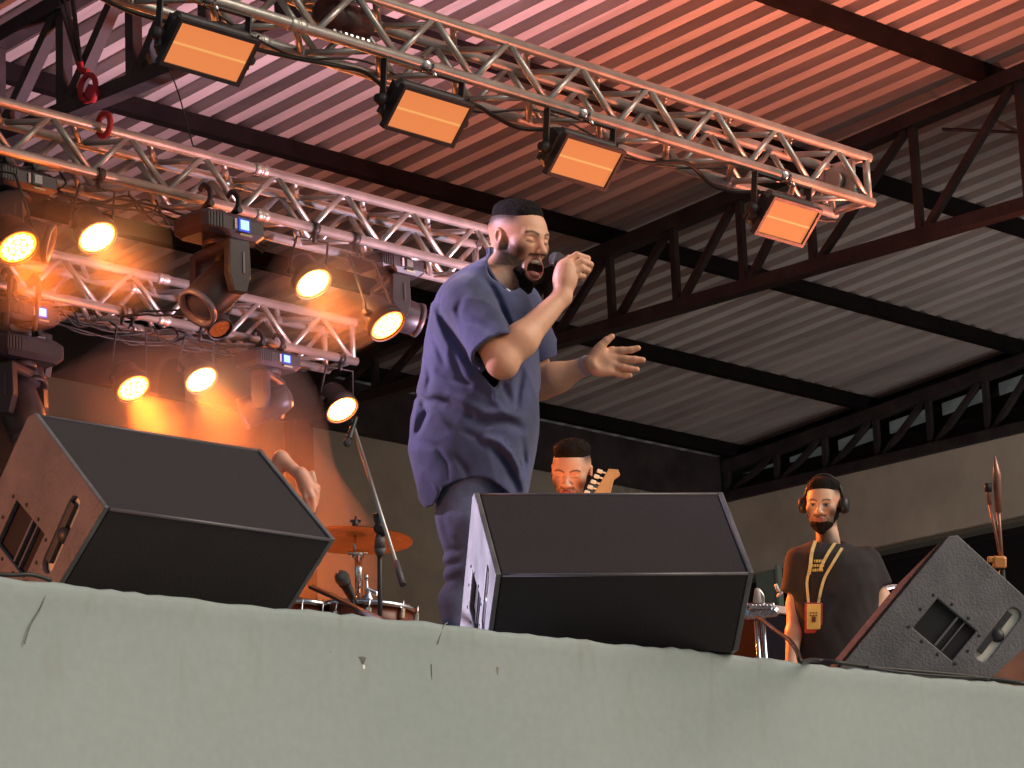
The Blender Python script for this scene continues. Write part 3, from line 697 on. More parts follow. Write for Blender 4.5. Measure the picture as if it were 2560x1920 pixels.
# ---- generic head, in head space: x = own right, y = forward, z = up, metres, eyes at z=0
def head_fn(openm=0., squint=True):
    def fn(p):
        q = p.copy(); q[:, 0] = np.abs(q[:, 0])
        d = ell(q, (0, -.014, .034), (.077, .099, .075))
        d = smin(d, ell(q, (0, .030, -.012), (.060, .062, .078)), .03)
        jz = -.104 - .030 * openm; jy = .062 - .020 * openm
        d = smin(d, cap(q, (.050, -.004, -.052 - .012 * openm), (.0, jy, jz), .020, .021), .035)
        d = smin(d, ell(q, (0, .040 - .008 * openm, -.070 - .016 * openm), (.045, .045, .036)), .03)
        d = smin(d, sph(q, (.044, .052, -.022), .024), .022)
        d = smin(d, cap(q, (.0, .083, .017), (.040, .070, .020), .012, .010), .014)
        d = smax(d, -ell(q, (.031, .097, .000), (.019, .016, .013)), .012)
        d = smin(d, ell(q, (.031, .071, -.001), (.0155, .0155, .0125)), .004)
        d = smax(d, -(cap(q, (.018, .091, -.0045), (.044, .083, -.006), .0016)), .003)      # lash line
        d = smax(d, -(cap(q, (.019, .0885, .0085), (.043, .081, .0085), .0016)), .004)       # lid crease
        d = smin(d, cap(q, (0, .086, .006), (0, .108, -.030), .0075, .0105), .012)
        d = smin(d, sph(q, (0, .110, -.033), .0115), .008)
        d = smin(d, sph(q, (.0135, .100, -.036), .0085), .006)
        d = smax(d, -ell(q, (.0065, .104, -.045), (.0042, .006, .004)), .003)
        if squint:
            d = smax(d, -cap(q, (.020, .096, -.036), (.036, .083, -.062), .0035), .010)     # nasolabial crease
        if openm > 0:
            mz = -.070 - .016 * openm
            d = smin(d, ell(q, (0, .082 - .006 * openm, mz), (.041, .018, .018 + .019 * openm)), .012)
            d = smax(d, -ell(q, (0, .090, mz), (.0335, .046, .007 + .0215 * openm)), .004)
            d = smin(d, ell(q, (0, .044, mz + .004), (.031, .006, .034)), .004)
            d = smin(d, ell(q, (0, .072, mz - .0125 * openm - .004), (.024, .028, .011)), .003)
            d = smin(d, ell(q, (0, .072, mz + .0235 * openm), (.027, .013, .0062)), .002)
        else:
            d = smin(d, ell(q, (0, .0935, -.0625), (.023, .009, .0058)), .006)
            d = smin(d, ell(q, (0, .0925, -.0725), (.020, .009, .0068)), .006)
            d = smax(d, -cap(q, (0, .103, -.0672), (.022, .094, -.0665), .0014), .002)
        e = ell(q, (.077, -.012, -.004), (.009, .019, .031), basis((.25, 1, 0), (0.1, -.15, 1)))
        e = smax(e, -ell(q, (.087, -.006, .0), (.009, .011, .018)), .004)
        e = smin(e, ell(q, (.074, -.002, -.026), (.007, .008, .009)), .004)
        d = smin(d, e, .006)
        return d
    return fn
SK = np.array
def skin_cols(p, base, lip, dark, beard=0., fade=0., openm=0., ph=0., eyes=False):
    """albedo per vertex in head space"""
    n = len(p); c = np.tile(np.array(base, F32), (n, 1)); x = np.abs(p[:, 0]); y = p[:, 1]; z = p[:, 2]
    def mixm(m, col):
        nonlocal c; m = np.clip(m, 0, 1)[:, None]; c = c * (1 - m) + np.array(col, F32) * m
    ss = lambda a, b2, v: np.clip((v - a) / (b2 - a), 0, 1)
    red = np.exp(-((x - .045) / .02) ** 2 - ((z + .022) / .02) ** 2) * (y > .02); mixm(red * .25, SK(base) * SK([1.05, .72, .66]))
    mixm(ss(.05, .075, x) * (np.abs(z) < .035) * .3, SK(base) * SK([1.05, .7, .62]))
    # brows
    bz = .0215 + .006 * np.clip(1 - ((x - .034) / .02) ** 2, -1, 1) - .004
    mixm(ss(.0052, .0022, np.abs(z - bz - .001)) * ((x > .011) & (x < .052)) * (y > .045) * .85, dark)
    mixm(ss(.0022, .0006, np.abs(z + .005)) * ((x > .016) & (x < .046)) * (y > .06) * .7, dark)
    if eyes:
        ez = np.sqrt(((x - .031) / .0125) ** 2 + ((z + .001) / .0052) ** 2); mixm(ss(1.1, .9, ez) * (y > .05), (.50, .46, .42)); mixm(ss(1.25, 1.0, np.sqrt(((x - .031) / .0052) ** 2 + ((z + .0005) / .0055) ** 2)) * (y > .05), (.02, .012, .01))
        mixm(ss(.0028, .0010, np.abs(z - .0052 + 14 * (x - .031) ** 2)) * ((x > .016) & (x < .047)) * (y > .05), dark)
    # lips, mouth
    mz = -.0675 if openm == 0 else -.070 - .016 * openm
    rz = .0125 if openm == 0 else .0135 + .022 * openm
    el = np.sqrt((x / (.0275 if openm == 0 else .0385)) ** 2 + ((z - mz) / rz) ** 2); mixm(ss(1.12, .95, el) * (y > .07), lip)
    if openm > 0:
        ins = np.sqrt((x / .0325) ** 2 + ((z - mz) / (.007 + .0208 * openm)) ** 2); m = (ins < 1.04) & (y > .0) & (y < .090)
        mixm(m * 1., (.05, .008, .006))
        tz = mz + .007 + .0208 * openm
        teeth = m & (y > .055) & (z > mz + .0165) ; mixm(teeth * 1., (.72, .66, .55))
        ton = m & (z < mz - .004 * openm) & (y > .02); mixm(ton * 1., (.42, .13, .12))
    # beard
    if beard > 0:
        jl = ss(-.040, -.062, z + .35 * (x - .03)) * ss(-.03, .01, y) * np.where(z < -.085, ss(.015, .05, y), 1)
        side = ss(.024, .050, x) * ss(.006, -.030, z) * ss(-.112, -.085, z - .3 * np.clip(y, 0, .1)) * ss(-.022, .006, y)
        mus = ss(.0075, .004, np.abs(z - (mz + rz + .006))) * (x < .030) * (y > .07)
        b2 = np.maximum(np.maximum(jl, side), mus)
        if True: b2 = b2 * (1 - ss(1.25, 1.02, el) * (y > .07))
        b2 = b2 * (.9 + .1 * nz(p, 320, 3)) 
        mixm(b2 * beard, dark)
    if fade > 0:
        hl = ss(.030, .062, z + .25 * np.clip(-y, 0, .1)) * ss(.062, .030, y + .25 * np.clip(z - .05, 0, .1)); mixm(hl * fade, dark)
    c *= (1 + .06 * nz(p, 90, 9) + .03 * nz(p, 400, 11))[:, None].clip(.5, 1.5)
    return c
def block(fn, c, half, h): return surf(fn, np.array(c) - half, np.array(c) + half, h)

M_SKIN = mat('skin', (.5, .3, .2), .48, attr='Col', var=.05, vscale=60, bump=.12, bscale=240, spec=.45, sss=.06)
M_HAIR = mat('dark_hair', (.010, .007, .006), .7, var=.5, vscale=90, bump=1., bscale=190, spec=.15)
M_BEARD = mat('beard_hair', (.018, .011, .009), .9, var=.5, vscale=120, bump=1., bscale=260, spec=.12)
M_TEE = mat('washed_navy_cotton', (.054, .062, .145), .88, var=.34, vscale=5.5, bump=.25, bscale=420, sheen=.2)
M_JEAN = mat('grey_blue_denim', (.12, .145, .26), .85, var=.3, vscale=14, bump=.35, bscale=300, sheen=.15)
M_BTEE = mat('black_cotton', (.020, .017, .019), .9, var=.3, vscale=9, bump=.2, bscale=300)
M_SHOE = mat('shoe', (.05, .05, .05), .6)

# ------------------------------------------------------------------ THE SINGER
DS = 11.0; PS = FPX / DS
O_S = dep(475, 400, DS)
def Lc(px, py, dd=0.):
    """photo position and offset in depth -> local camera-aligned frame of the singer (r,u,d)"""
    u = -(py - 400) / PS; d = dd + .258 * u; k = (DS + d) / DS
    return np.array([(px - 475) / PS * k + (475 - 512) / PS * (k - 1), u * k - (400 - 384) / PS * (k - 1), d])
def to_world(V): return O_S + V[:, :1] * camR + V[:, 1:2] * camU + V[:, 2:3] * camF
W1 = lambda p: O_S + p[0] * camR + p[1] * camU + p[2] * camF
def flipq(v, q): return to_world(v), q[:, ::-1]      # (right,up,forward) is left handed
# head frame
Fh = np.array([.70, -.07, -.71]); Uh = np.array([.05, .985, .10])
Fh /= np.linalg.norm(Fh); Uh -= Fh * np.dot(Fh, Uh); Uh /= np.linalg.norm(Uh)
Rh = np.cross(Uh, Fh)          # own right, in a left handed frame
if Rh[2] > 0: Rh = -Rh
HB = np.array([Rh, Fh, Uh]); HS = 1.13; HO = Lc(519, 240, 0.0)
def tohead(P): return ((P - HO.astype(F32)) @ HB.T.astype(F32)) / F32(HS)
hf = head_fn(1.)
neck0, neck1 = HO + HB.T @ np.array([0, -.028, -.04]) * HS, Lc(494, 290, .01)
# arm joints
sh_r, el_r, wr_r = Lc(467, 308, -.18), Lc(502, 361, -.265), Lc(562, 297, -.17)
sh_l, el_l, wr_l = Lc(520, 305, .20), Lc(541, 385, .20), Lc(586, 366, .10)
def body_fn(P):
    d = hf(tohead(P)) * HS
    d = smin(d, cap(P, neck0, neck1, .068, .082), .035)
    d = smin(d, cap(P, Lc(489, 288, .0), Lc(472, 306, -.10), .07, .05), .04)
    return d
def arm_fn(P):
    d = chain(P, [sh_r, el_r, Lc(521, 340, -.25), wr_r], [.060, .050, .054, .031], .03)
    d = smin(d, ell(P, Lc(504, 366, -.265), (.043, .043, .043)), .02)
    return smin(d, rhand(P), .018)
def larm_fn(P):
    d = chain(P, [sh_l, el_l, Lc(556, 378, .16), wr_l], [.055, .047, .050, .030], .03)
    return smin(d, lhand(P), .016)
# right hand: closed round the microphone, back of the hand to us
def rhand(P):
    z = -.165
    d = chain(P, [wr_r, Lc(565, 281, z), Lc(567, 268, z)], [.031, .034, .032], .02)
    d = smin(d, ell(P, Lc(565, 276, z), (.036, .050, .030)), .02)
    fing = [([(566, 262, z - .005), (577, 255, z + .0), (587.5, 258.5, z + .015), (588, 264, z + .035)], [.0150, .0125, .0112, .0098]),
            ([(570, 267, z - .012), (581.5, 261, z - .008), (590.5, 264.5, z + .012), (589.5, 269, z + .034)], [.0150, .0128, .0114, .010]),
            ([(572, 273, z - .010), (582, 268, z - .006), (588, 270.5, z + .014), (586, 274, z + .034)], [.0145, .0122, .0108, .0098]),
            ([(572, 279, z - .004), (579, 275, z + .0), (583.5, 276, z + .016), (582, 279, z + .03)], [.0132, .011, .0098, .009])]
    for pts, rs in fing: d = smin(d, chain(P, [Lc(*p) for p in pts], [r * .93 for r in rs], .004), .003)
    d = smin(d, chain(P, [Lc(560, 280, z + .03), Lc(560, 266, z + .05), Lc(569, 258, z + .05)], [.017, .0145, .012], .008), .012)
    return d
# left hand: open, palm towards us
def lhand(P):
    z = .06
    d = chain(P, [wr_l, Lc(594, 363, z)], [.030, .032], .02)
    for b2, r in (((612, 351), .0165), ((614.5, 358), .017), ((614, 365), .0165), ((610, 371), .016)):
        d = smin(d, cap(P, Lc(592, 363, z), Lc(*b2, z), .022, r), .012)
    d = smin(d, ell(P, Lc(601, 372, z), (.034, .018, .018)), .012)
    d = smin(d, ell(P, Lc(599, 352, z - .012), (.026, .022, .017)), .012)
    fing = [([(612.5, 351, z), (622, 350.5, z - .01), (631, 350, z - .016), (638, 348, z - .02)], [.0142, .0128, .0118, .0098]),
            ([(615, 358, z), (626, 359, z - .012), (635, 359.5, z - .018), (643, 360, z - .022)], [.0142, .013, .0118, .0098]),
            ([(614, 365, z), (624, 367.5, z - .01), (631, 369, z - .016), (637, 369.5, z - .02)], [.0138, .0124, .0112, .0095]),
            ([(610, 371, z), (618, 374, z + .004), (625, 375.5, z + .008), (630, 375.5, z + .01)], [.0125, .0112, .010, .0088]),
            ([(596, 355, z - .012), (601, 346, z - .022), (606.5, 340.5, z - .026), (612, 336.5, z - .028)], [.0185, .0152, .0130, .0102])]
    for i, (pts, rs) in enumerate(fing): d = smin(d, chain(P, [Lc(*p) for p in pts], rs, .004), .0045 if i < 4 else .012)
    d = smax(d, -ell(P, Lc(603, 362, z - .034), (.022, .020, .014)), .012)
    return d
hv, hq = block(body_fn, HO + np.array([-.0, -.045, 0]), np.array([.20, .22, .19]), .0027)
bv_ = [hv, ]; parts = [flipq(hv, hq)]
c_head = skin_cols(tohead(hv.astype(F32)), (.70, .37, .235), (.40, .15, .12), (.022, .012, .009), beard=.96, fade=.92, openm=1.)
allc = [c_head]
for fn, c, hf2, h in ((arm_fn, (wr_r + sh_r) / 2 + [0.02, .03, -.02], np.array([.27, .29, .19]), .0034), (larm_fn, Lc(580, 350, .12), np.array([.24, .22, .19]), .0034)):
    v, q = block(fn, c, hf2, h); parts.append(flipq(v, q))
    cc = np.tile(np.array((.70, .37, .235), F32), (len(v), 1)) * (1 + .07 * nz(v.astype(F32), 60, 4) + .04 * nz(v.astype(F32), 200, 5))[:, None]
    allc.append(cc)
V, Q = merge(parts)
feet = onZ(475, 712, FLOOR); feet = O_S.copy(); feet[2] = FLOOR
singer = smesh('person', V, Q, M_SKIN, base=feet, colors=np.concatenate(allc))
tag(singer, 'bearded singer in an oversized navy t-shirt shouting into a microphone, one palm out', 'person')
# hair: high dark top with a fade
def ssn(a, b2, v): t = np.clip((v - a) / (b2 - a), 0, 1); return t * t * (3 - 2 * t)
def hair_thick(p, top=.017, side=.0):
    hl = .052 + .012 * nz(p, 60, 61) * .5 - .05 * np.clip(-p[:, 1], 0, .1) + .28 * np.clip(p[:, 1] - .035, 0, .1) 
    t = ssn(0, .060, p[:, 2] - hl) ** .8
    return -.005 + (top + .005) * t + (.0035 * nz(p, 120, 2) + .0028 * nz(p, 340, 6) + .0015 * nz(p, 700, 16)) * t
def hair_fn(P):
    p = tohead(P); return (hf(p) - hair_thick(p)) * HS
v, q = block(hair_fn, HO + HB.T @ np.array([0, 0, .08]) * HS, np.array([.16, .12, .16]), .0030)
V, Q = flipq(v, q); smesh('hair', V, Q, M_HAIR, singer)
def beard_thick(p, om, full=1.):
    x = np.abs(p[:, 0]); y = p[:, 1]; z = p[:, 2]; mz = -.070 - .016 * om; rz = .0135 + .022 * om
    if om == 0: mz, rz = -.0675, .0125
    el = np.sqrt((x / (.0275 if om == 0 else .0395)) ** 2 + ((z - mz) / rz) ** 2)
    wob = .006 * nz(p, 70, 62)
    low = ssn(0, .034, -z - .060 - .30 * (x - .03) + wob * .5 - (.030 * om) * np.clip(1 - x / .05, 0, 1)) * ssn(-.035, .02, y)          # jaw and chin
    low = low * ssn(-.015, .04, y)
    mus = ssn(.0095, .0035, np.abs(z - (mz + rz + .0045))) * ssn(.034, .024, x) * ssn(.05, .07, y) * .22
    gob = ssn(.012, .004, np.abs(x - .034 - .010 * om)) * ssn(0, .015, mz + rz - z) * ssn(.03, .05, y) * .2
    low = np.maximum(low, (.6 if om == 0 else 0) * ssn(.044, .058, x) * ssn(.012, -.03, z) * ssn(-.025, .0, y) * ssn(.06, .03, y))
    m = np.maximum(low, np.maximum(mus, gob)) * ssn(1.0, 1.16, el + 2 * ssn(.05, .03, y))
    drop = 1 + 1.2 * ssn(.03, .0, x) * ssn(-.09 - .02 * om, -.125 - .03 * om, z)
    return -.004 + m * (.004 + .0105 * full * drop) + (.0022 * nz(p, 170, 12) + .0022 * nz(p, 430, 13) + .001 * nz(p, 800, 14)) * m
def beard_fn(P):
    p = tohead(P); return (hf(p) - beard_thick(p, 1., .75)) * HS
v, q = block(beard_fn, HO + HB.T @ np.array([0, .03, -.10]) * HS, np.array([.15, .14, .15]), .0027)
V, Q = flipq(v, q); smesh('beard', V, Q, M_BEARD, singer)

# t-shirt: lofted to the silhouette, hollow below the hem
SL = np.array([(256, 486, 495), (262, 474, 499), (268, 463, 505), (276, 451, 510), (285, 442, 517), (294, 436, 527), (310, 431, 534), (334, 426, 537), (358, 421.5, 538.7), (378, 418.5, 539.5), (397, 415.5, 539.6), (420, 412.5, 538.6), (450, 410, 536), (475, 414, 532), (497, 419.5, 528), (520, 426, 524)], float)
SU = np.array([Lc(0, y)[1] for y in SL[:, 0]]); SLf = (SL[:, 1] - 475) / PS; SRt = (SL[:, 2] - 475) / PS
SB = np.interp(SL[:, 0], [256, 268, 285, 310, 378, 450, 520], [.12, .165, .195, .20, .19, .20, .20])
def torso(P, off=0.):
    u = P[:, 1]; o = np.argsort(SU)
    l = np.interp(u, SU[o], SLf[o]) + off; r = np.interp(u, SU[o], SRt[o]) - off; bb = np.interp(u, SU[o], SB[o]) - off
    a = (r - l) / 2; cx = (l + r) / 2; cz = .0 + .258 * u
    X_ = (P[:, 0] - cx) / a; Z_ = (P[:, 2] - cz) / bb
    k = (np.abs(X_) ** 2.3 + np.abs(Z_) ** 2.3) ** (1 / 2.3)
    return (k - 1) * np.minimum(a, bb) * .92
sl0, sl1 = Lc(466, 300, -.16), Lc(496, 351, -.25)
sa = (sl1 - sl0) / np.linalg.norm(sl1 - sl0)
ll0, ll1 = Lc(517, 305, .17), Lc(541, 362, .22)
la = (ll1 - ll0) / np.linalg.norm(ll1 - ll0)
GR = [([(425, 401), (437, 400.5), (448, 402.6), (461, 410), (474, 417.5), (485, 423.5)], .013, .021), ([(484, 423), (496, 420.5), (508, 421.5), (521, 428)], .011, .020),
      ([(491, 445), (500, 453), (508, 465), (513, 478), (517, 491)], .012, .018), ([(417, 396), (424, 402), (427.6, 411), (423, 421), (418, 432)], .010, .014),
      ([(486, 283), (493, 291), (499, 303), (504, 319)], .010, .015), ([(441, 302), (446, 318), (456, 338), (467, 356), (481, 378)], .014, .024),
      ([(457, 312), (470, 322), (482, 326), (496, 336)], .009, .014), ([(463, 300), (459, 312), (462, 324)], .008, .012), ([(502, 308), (511, 330), (516, 345)], .010, .014),
      ([(440, 372), (452, 380), (470, 384), (489, 396)], .006, .016), ([(498, 372), (503, 384), (512, 404)], .010, .017), ([(522, 372), (518, 392), (517, 410)], .010, .016),
      ([(424, 440), (438, 447), (447, 462), (449, 478)], .007, .016), ([(463, 430), (476, 436), (486, 447)], .006, .014), ([(522, 440), (524, 462), (520, 482)], .008, .015),
      ([(452, 352), (460, 372), (471, 390)], .006, .015), ([(433, 335), (440, 350), (446, 366)], .006, .014), ([(456, 456), (466, 468), (468, 476)], .006, .012), ([(427, 362), (431, 378), (428, 392)], .007, .012)]
RG = [([(428, 408), (438, 414), (450, 424)], .009, .018), ([(452, 394), (468, 402), (486, 412), (505, 412), (520, 416)], .010, .020), ([(486, 436), (500, 441), (511, 452), (519, 468), (523, 486)], .013, .017),
      ([(418, 404), (415, 418), (414, 432)], .006, .012), ([(430, 300), (438, 325), (450, 350)], .006, .014), ([(493, 380), (495, 400), (506, 414)], .007, .015), ([(426, 470), (436, 482), (440, 490)], .006, .012)]
def fold(P, lines, sgn):
    o = np.zeros(len(P), F32); xy = P[:, :2]
    sgn *= 1.5
    for pts, dpt, wd in lines:
        L2 = [Lc(x, y)[:2].astype(F32) for x, y in pts]; dm = None; n = len(L2) - 1; tt = None
        for i in range(n):
            ba = L2[i + 1] - L2[i]; pa = xy - L2[i]; h = np.clip((pa @ ba) / (ba @ ba), 0, 1); dd = np.sqrt(((pa - h[:, None] * ba) ** 2).sum(1))
            if dm is None: dm = dd; tt = (i + h) / n
            else: mk = dd < dm; tt = np.where(mk, (i + h) / n, tt); dm = np.minimum(dm, dd)
        tp = np.sin(np.pi * np.clip(tt * .86 + .07, 0, 1)) ** .6
        o += sgn * dpt * tp * np.exp(-(dm / max(wd * .75, .0105)) ** 2)
    return o
hemx = np.array([405, 420, 427, 435, 444, 460, 474, 490, 501, 510, 520, 545]); hemy = np.array([498, 500, 507, 504, 486.5, 478.5, 475.5, 477, 484, 493, 498, 500])
HX = (hemx - 475) / PS; HY = np.array([Lc(0, y)[1] for y in hemy])
def shirt_solid(P):
    d = torso(P)
    ft = P[:, 2] - .258 * P[:, 1] < .08
    d = d + (fold(P, GR, 1) + fold(P, RG, -1)) * np.where(ft, 1, .35).astype(F32)
    s = cap(P, sl0, sl1 + sa * .10, .082, .088)
    s = s + .55 * fold(P, GR[6:9], 1) - .006 * nz(P, 32, 21)
    s = smax(s, ((P - sl1.astype(F32)) @ sa.astype(F32)) - .06, .006)
    d = smin(d, s, .022)
    s2 = smax(cap(P, ll0, ll1 + la * .10, .080, .080), ((P - ll1.astype(F32)) @ la.astype(F32)) - .06, .006)
    d = smin(d, s2, .02)
    st_ = P * np.array([1.6, .7, 1.2], F32)
    rn = 1 - np.abs(nz(P * np.array([1.2, .8, 1], F32), 17, 51)) * 3.2
    return d - .004 * nz(st_, 26, 31) - .002 * nz(st_, 70, 32) - .005 * np.clip(rn, -.5, 1)
# neck opening plane: from the nape down to the front collar
na, nb = Lc(484, 257, .0), Lc(516, 293, -.02)
def shirt_fn(P):
    d = shirt_solid(P)
    d = smax(d, -(d + .013), .004)
    for e0, e1, ax_ in ((sl1, sl1 + sa * .12, sa), (ll1, ll1 + la * .12, la)):
        rem = np.maximum(-((P - e0.astype(F32)) @ ax_.astype(F32)), cap(P, e0, e1, .105, .105)); d = smax(d, -rem, .004)
    hem = np.interp(P[:, 0], HX, HY).astype(F32) - P[:, 1] + .006 * nz(P * np.array([1, 0, 1], F32), 45, 8)
    d = smax(d, hem, .005)
    nk = cap(P, Lc(494, 266, -.0), Lc(512, 256, .0), .070, .085)
    nk = np.minimum(nk, cap(P, Lc(503, 267, -.20), Lc(500, 266, .1), .052, .05))
    nk = np.minimum(nk, cap(P, Lc(511, 280, -.20), Lc(509, 280, .05), .036, .04))
    d = smax(d, -nk, .006)
    return d
v, q = surf(shirt_fn, (-.26, -.38, -.42), (.27, .52, .42), .0050)
V, Q = flipq(v, q); smesh('t_shirt', V, Q, M_TEE, singer)
# collar ribbing
q = MB()
cps = [(484.5, 259, -.075), (489, 270, -.098), (496, 281, -.105), (504, 288.5, -.095), (512, 292, -.07), (518, 291, -.03), (522, 287, .02)]
q.tube([W1(Lc(*p)) for p in curve_pts(cps, 6)], .0075, 8); q.build('collar', M_TEE, singer)
# jeans
def jeans_fn(P):
    kn, an = Lc(463, 562, -.05), Lc(459, 682, -.02)
    d = chain(P, [Lc(471, 478, -.06), Lc(467, 520, -.07), kn, Lc(457, 600, -.02), an], [.122, .100, .062, .056, .045], .03)
    kn2, an2 = Lc(489, 560, .10), Lc(497, 688, .18)
    d = smin(d, chain(P, [Lc(492, 478, .08), Lc(494, 520, .08), kn2, Lc(492, 610, .15), an2], [.12, .105, .068, .060, .05], .03), .02)
    d = smin(d, ell(P, Lc(480, 455, .02), (.17, .12, .16)), .05)
    d += fold(P, [([(436, 575), (444, 566), (458, 560), (470, 552)], .010, .010), ([(434, 590), (445, 582), (460, 574)], .008, .012), ([(438, 556), (450, 549), (462, 548)], .006, .010), ([(440, 505), (446, 525), (450, 540)], .006, .014), ([(500, 480), (501, 500), (497, 520)], .014, .014)], 1)
    d -= .004 * nz(P, 40, 17)
    return d
v, q = surf(jeans_fn, (-.24, -1.12, -.50), (.30, -.10, .30), .0085)
V, Q = flipq(v, q); smesh('jeans', V, Q, M_JEAN, singer)
for a in ((455, 696, -.02), (502, 700, .16)):
    f0 = W1(Lc(*a)); f0[2] = FLOOR + .05; s = MB(); fw = camR * .85 - camF * .5; fw[2] = 0; fw /= np.linalg.norm(fw); sd_ = np.cross(fw, [0, 0, 1])
    s.obox(f0 + fw * .06, (fw, sd_, (0, 0, 1)), (.15, .05, .05), .035); s.build('shoe', M_SHOE, singer)
# wristband, clip, chest tab
q = MB(); wa = (Lc(594, 362, .06) - wr_l); wa = wa[0] * camR + wa[1] * camU + wa[2] * camF
q.lathe(W1(wr_l) - wa / np.linalg.norm(wa) * .012, wa, [(0, .033), (.004, .0355), (.022, .0355), (.026, .033)], 20, cap=False); q.build('wristband', mat('band', (.25, .33, .50), .6), singer)
q = MB(); p = W1(Lc(508, 290.5, -.118)); q.obox(p, (camR * .8 - camU * .5, camU, camF), (.011, .005, .006), .003); q.build('clip_microphone', M_CHROME, singer)
q = MB(); p = W1(Lc(520, 323.5, -.172)); q.obox(p, (camR, camU, camF), (.013, .0055, .004), .002); q.build('chest_tab', mat('white_print', (.75, .75, .78), .7), singer)
# teeth strip (upper)
# microphone
mp0, mp1 = W1(Lc(556.5, 259.5, -.12)), W1(Lc(574, 265, -.02)); md = (mp1 - mp0) / np.linalg.norm(mp1 - mp0)
mic = thing('microphone', mp0, 'black handheld microphone in the singer\'s fist, held to his open mouth', 'microphone')
def microphone(root, p, d, s=1.):
    MB().lathe(p - d * .026 * s, d, [(0, .006 * s), (.004 * s, .015 * s), (.014 * s, .0235 * s), (.028 * s, .026 * s), (.042 * s, .0245 * s), (.05 * s, .021 * s)], 20).build('grille', mat('mic_grille', (.10, .10, .11), .4, .7, bump=.8, bscale=500), root)
    MB().lathe(p + d * .024 * s, d, [(0, .022 * s), (.012 * s, .0225 * s), (.02 * s, .019 * s), (.09 * s, .0155 * s), (.15 * s, .0125 * s), (.16 * s, .011 * s)], 16).build('handle', M_BLACK, root)
microphone(mic, mp0, md)
print('singer', round(time.time() - T0, 1))

def smoke_fn(P):
    d = ell(P, (11.35, 13.5, 5.8), (.80, .85, .75)); d = smin(d, ell(P, (11.55, 12.9, 5.1), (.70, .7, .75)), .4); d = smin(d, ell(P, (8.7, 12.6, 5.2), (.6, 1.0, .9)), .3)
    return d - .30 * nz(P, 3.0, 71) - .14 * nz(P, 7.5, 72)
v, q = surf(smoke_fn, (7.5, 10.2, 3.4), (15, 18.9, 7.9), .09)
tag(smesh('smoke', v, q, SMOKE_MAT), kind='stuff')

SM2 = SMOKE_MAT.copy(); SM2.name = 'lamp_glow_puffs'; SM2.node_tree.nodes['Principled Volume'].inputs['Density'].default_value = .17  # puffs added round the lit lamps to give them an orange glow
def puff_fn(P):
    d = None
    for c in LP:
        e = ell(P, c - np.array([0, .05, .06]), (.30, .34, .30)); d = e if d is None else np.minimum(d, e)
    return d - .05 * nz(P, 9, 75)
prt = []
for c in LP:
    prt.append(surf(lambda P: ell(P, c - np.array([0, .05, .06]), (.36, .40, .36)) - .09 * nz(P, 7, 75), c - .62, c + .62, .045))
V, Q = merge(prt); o = tag(smesh('glow_puffs', V, Q, SM2), kind='stuff')
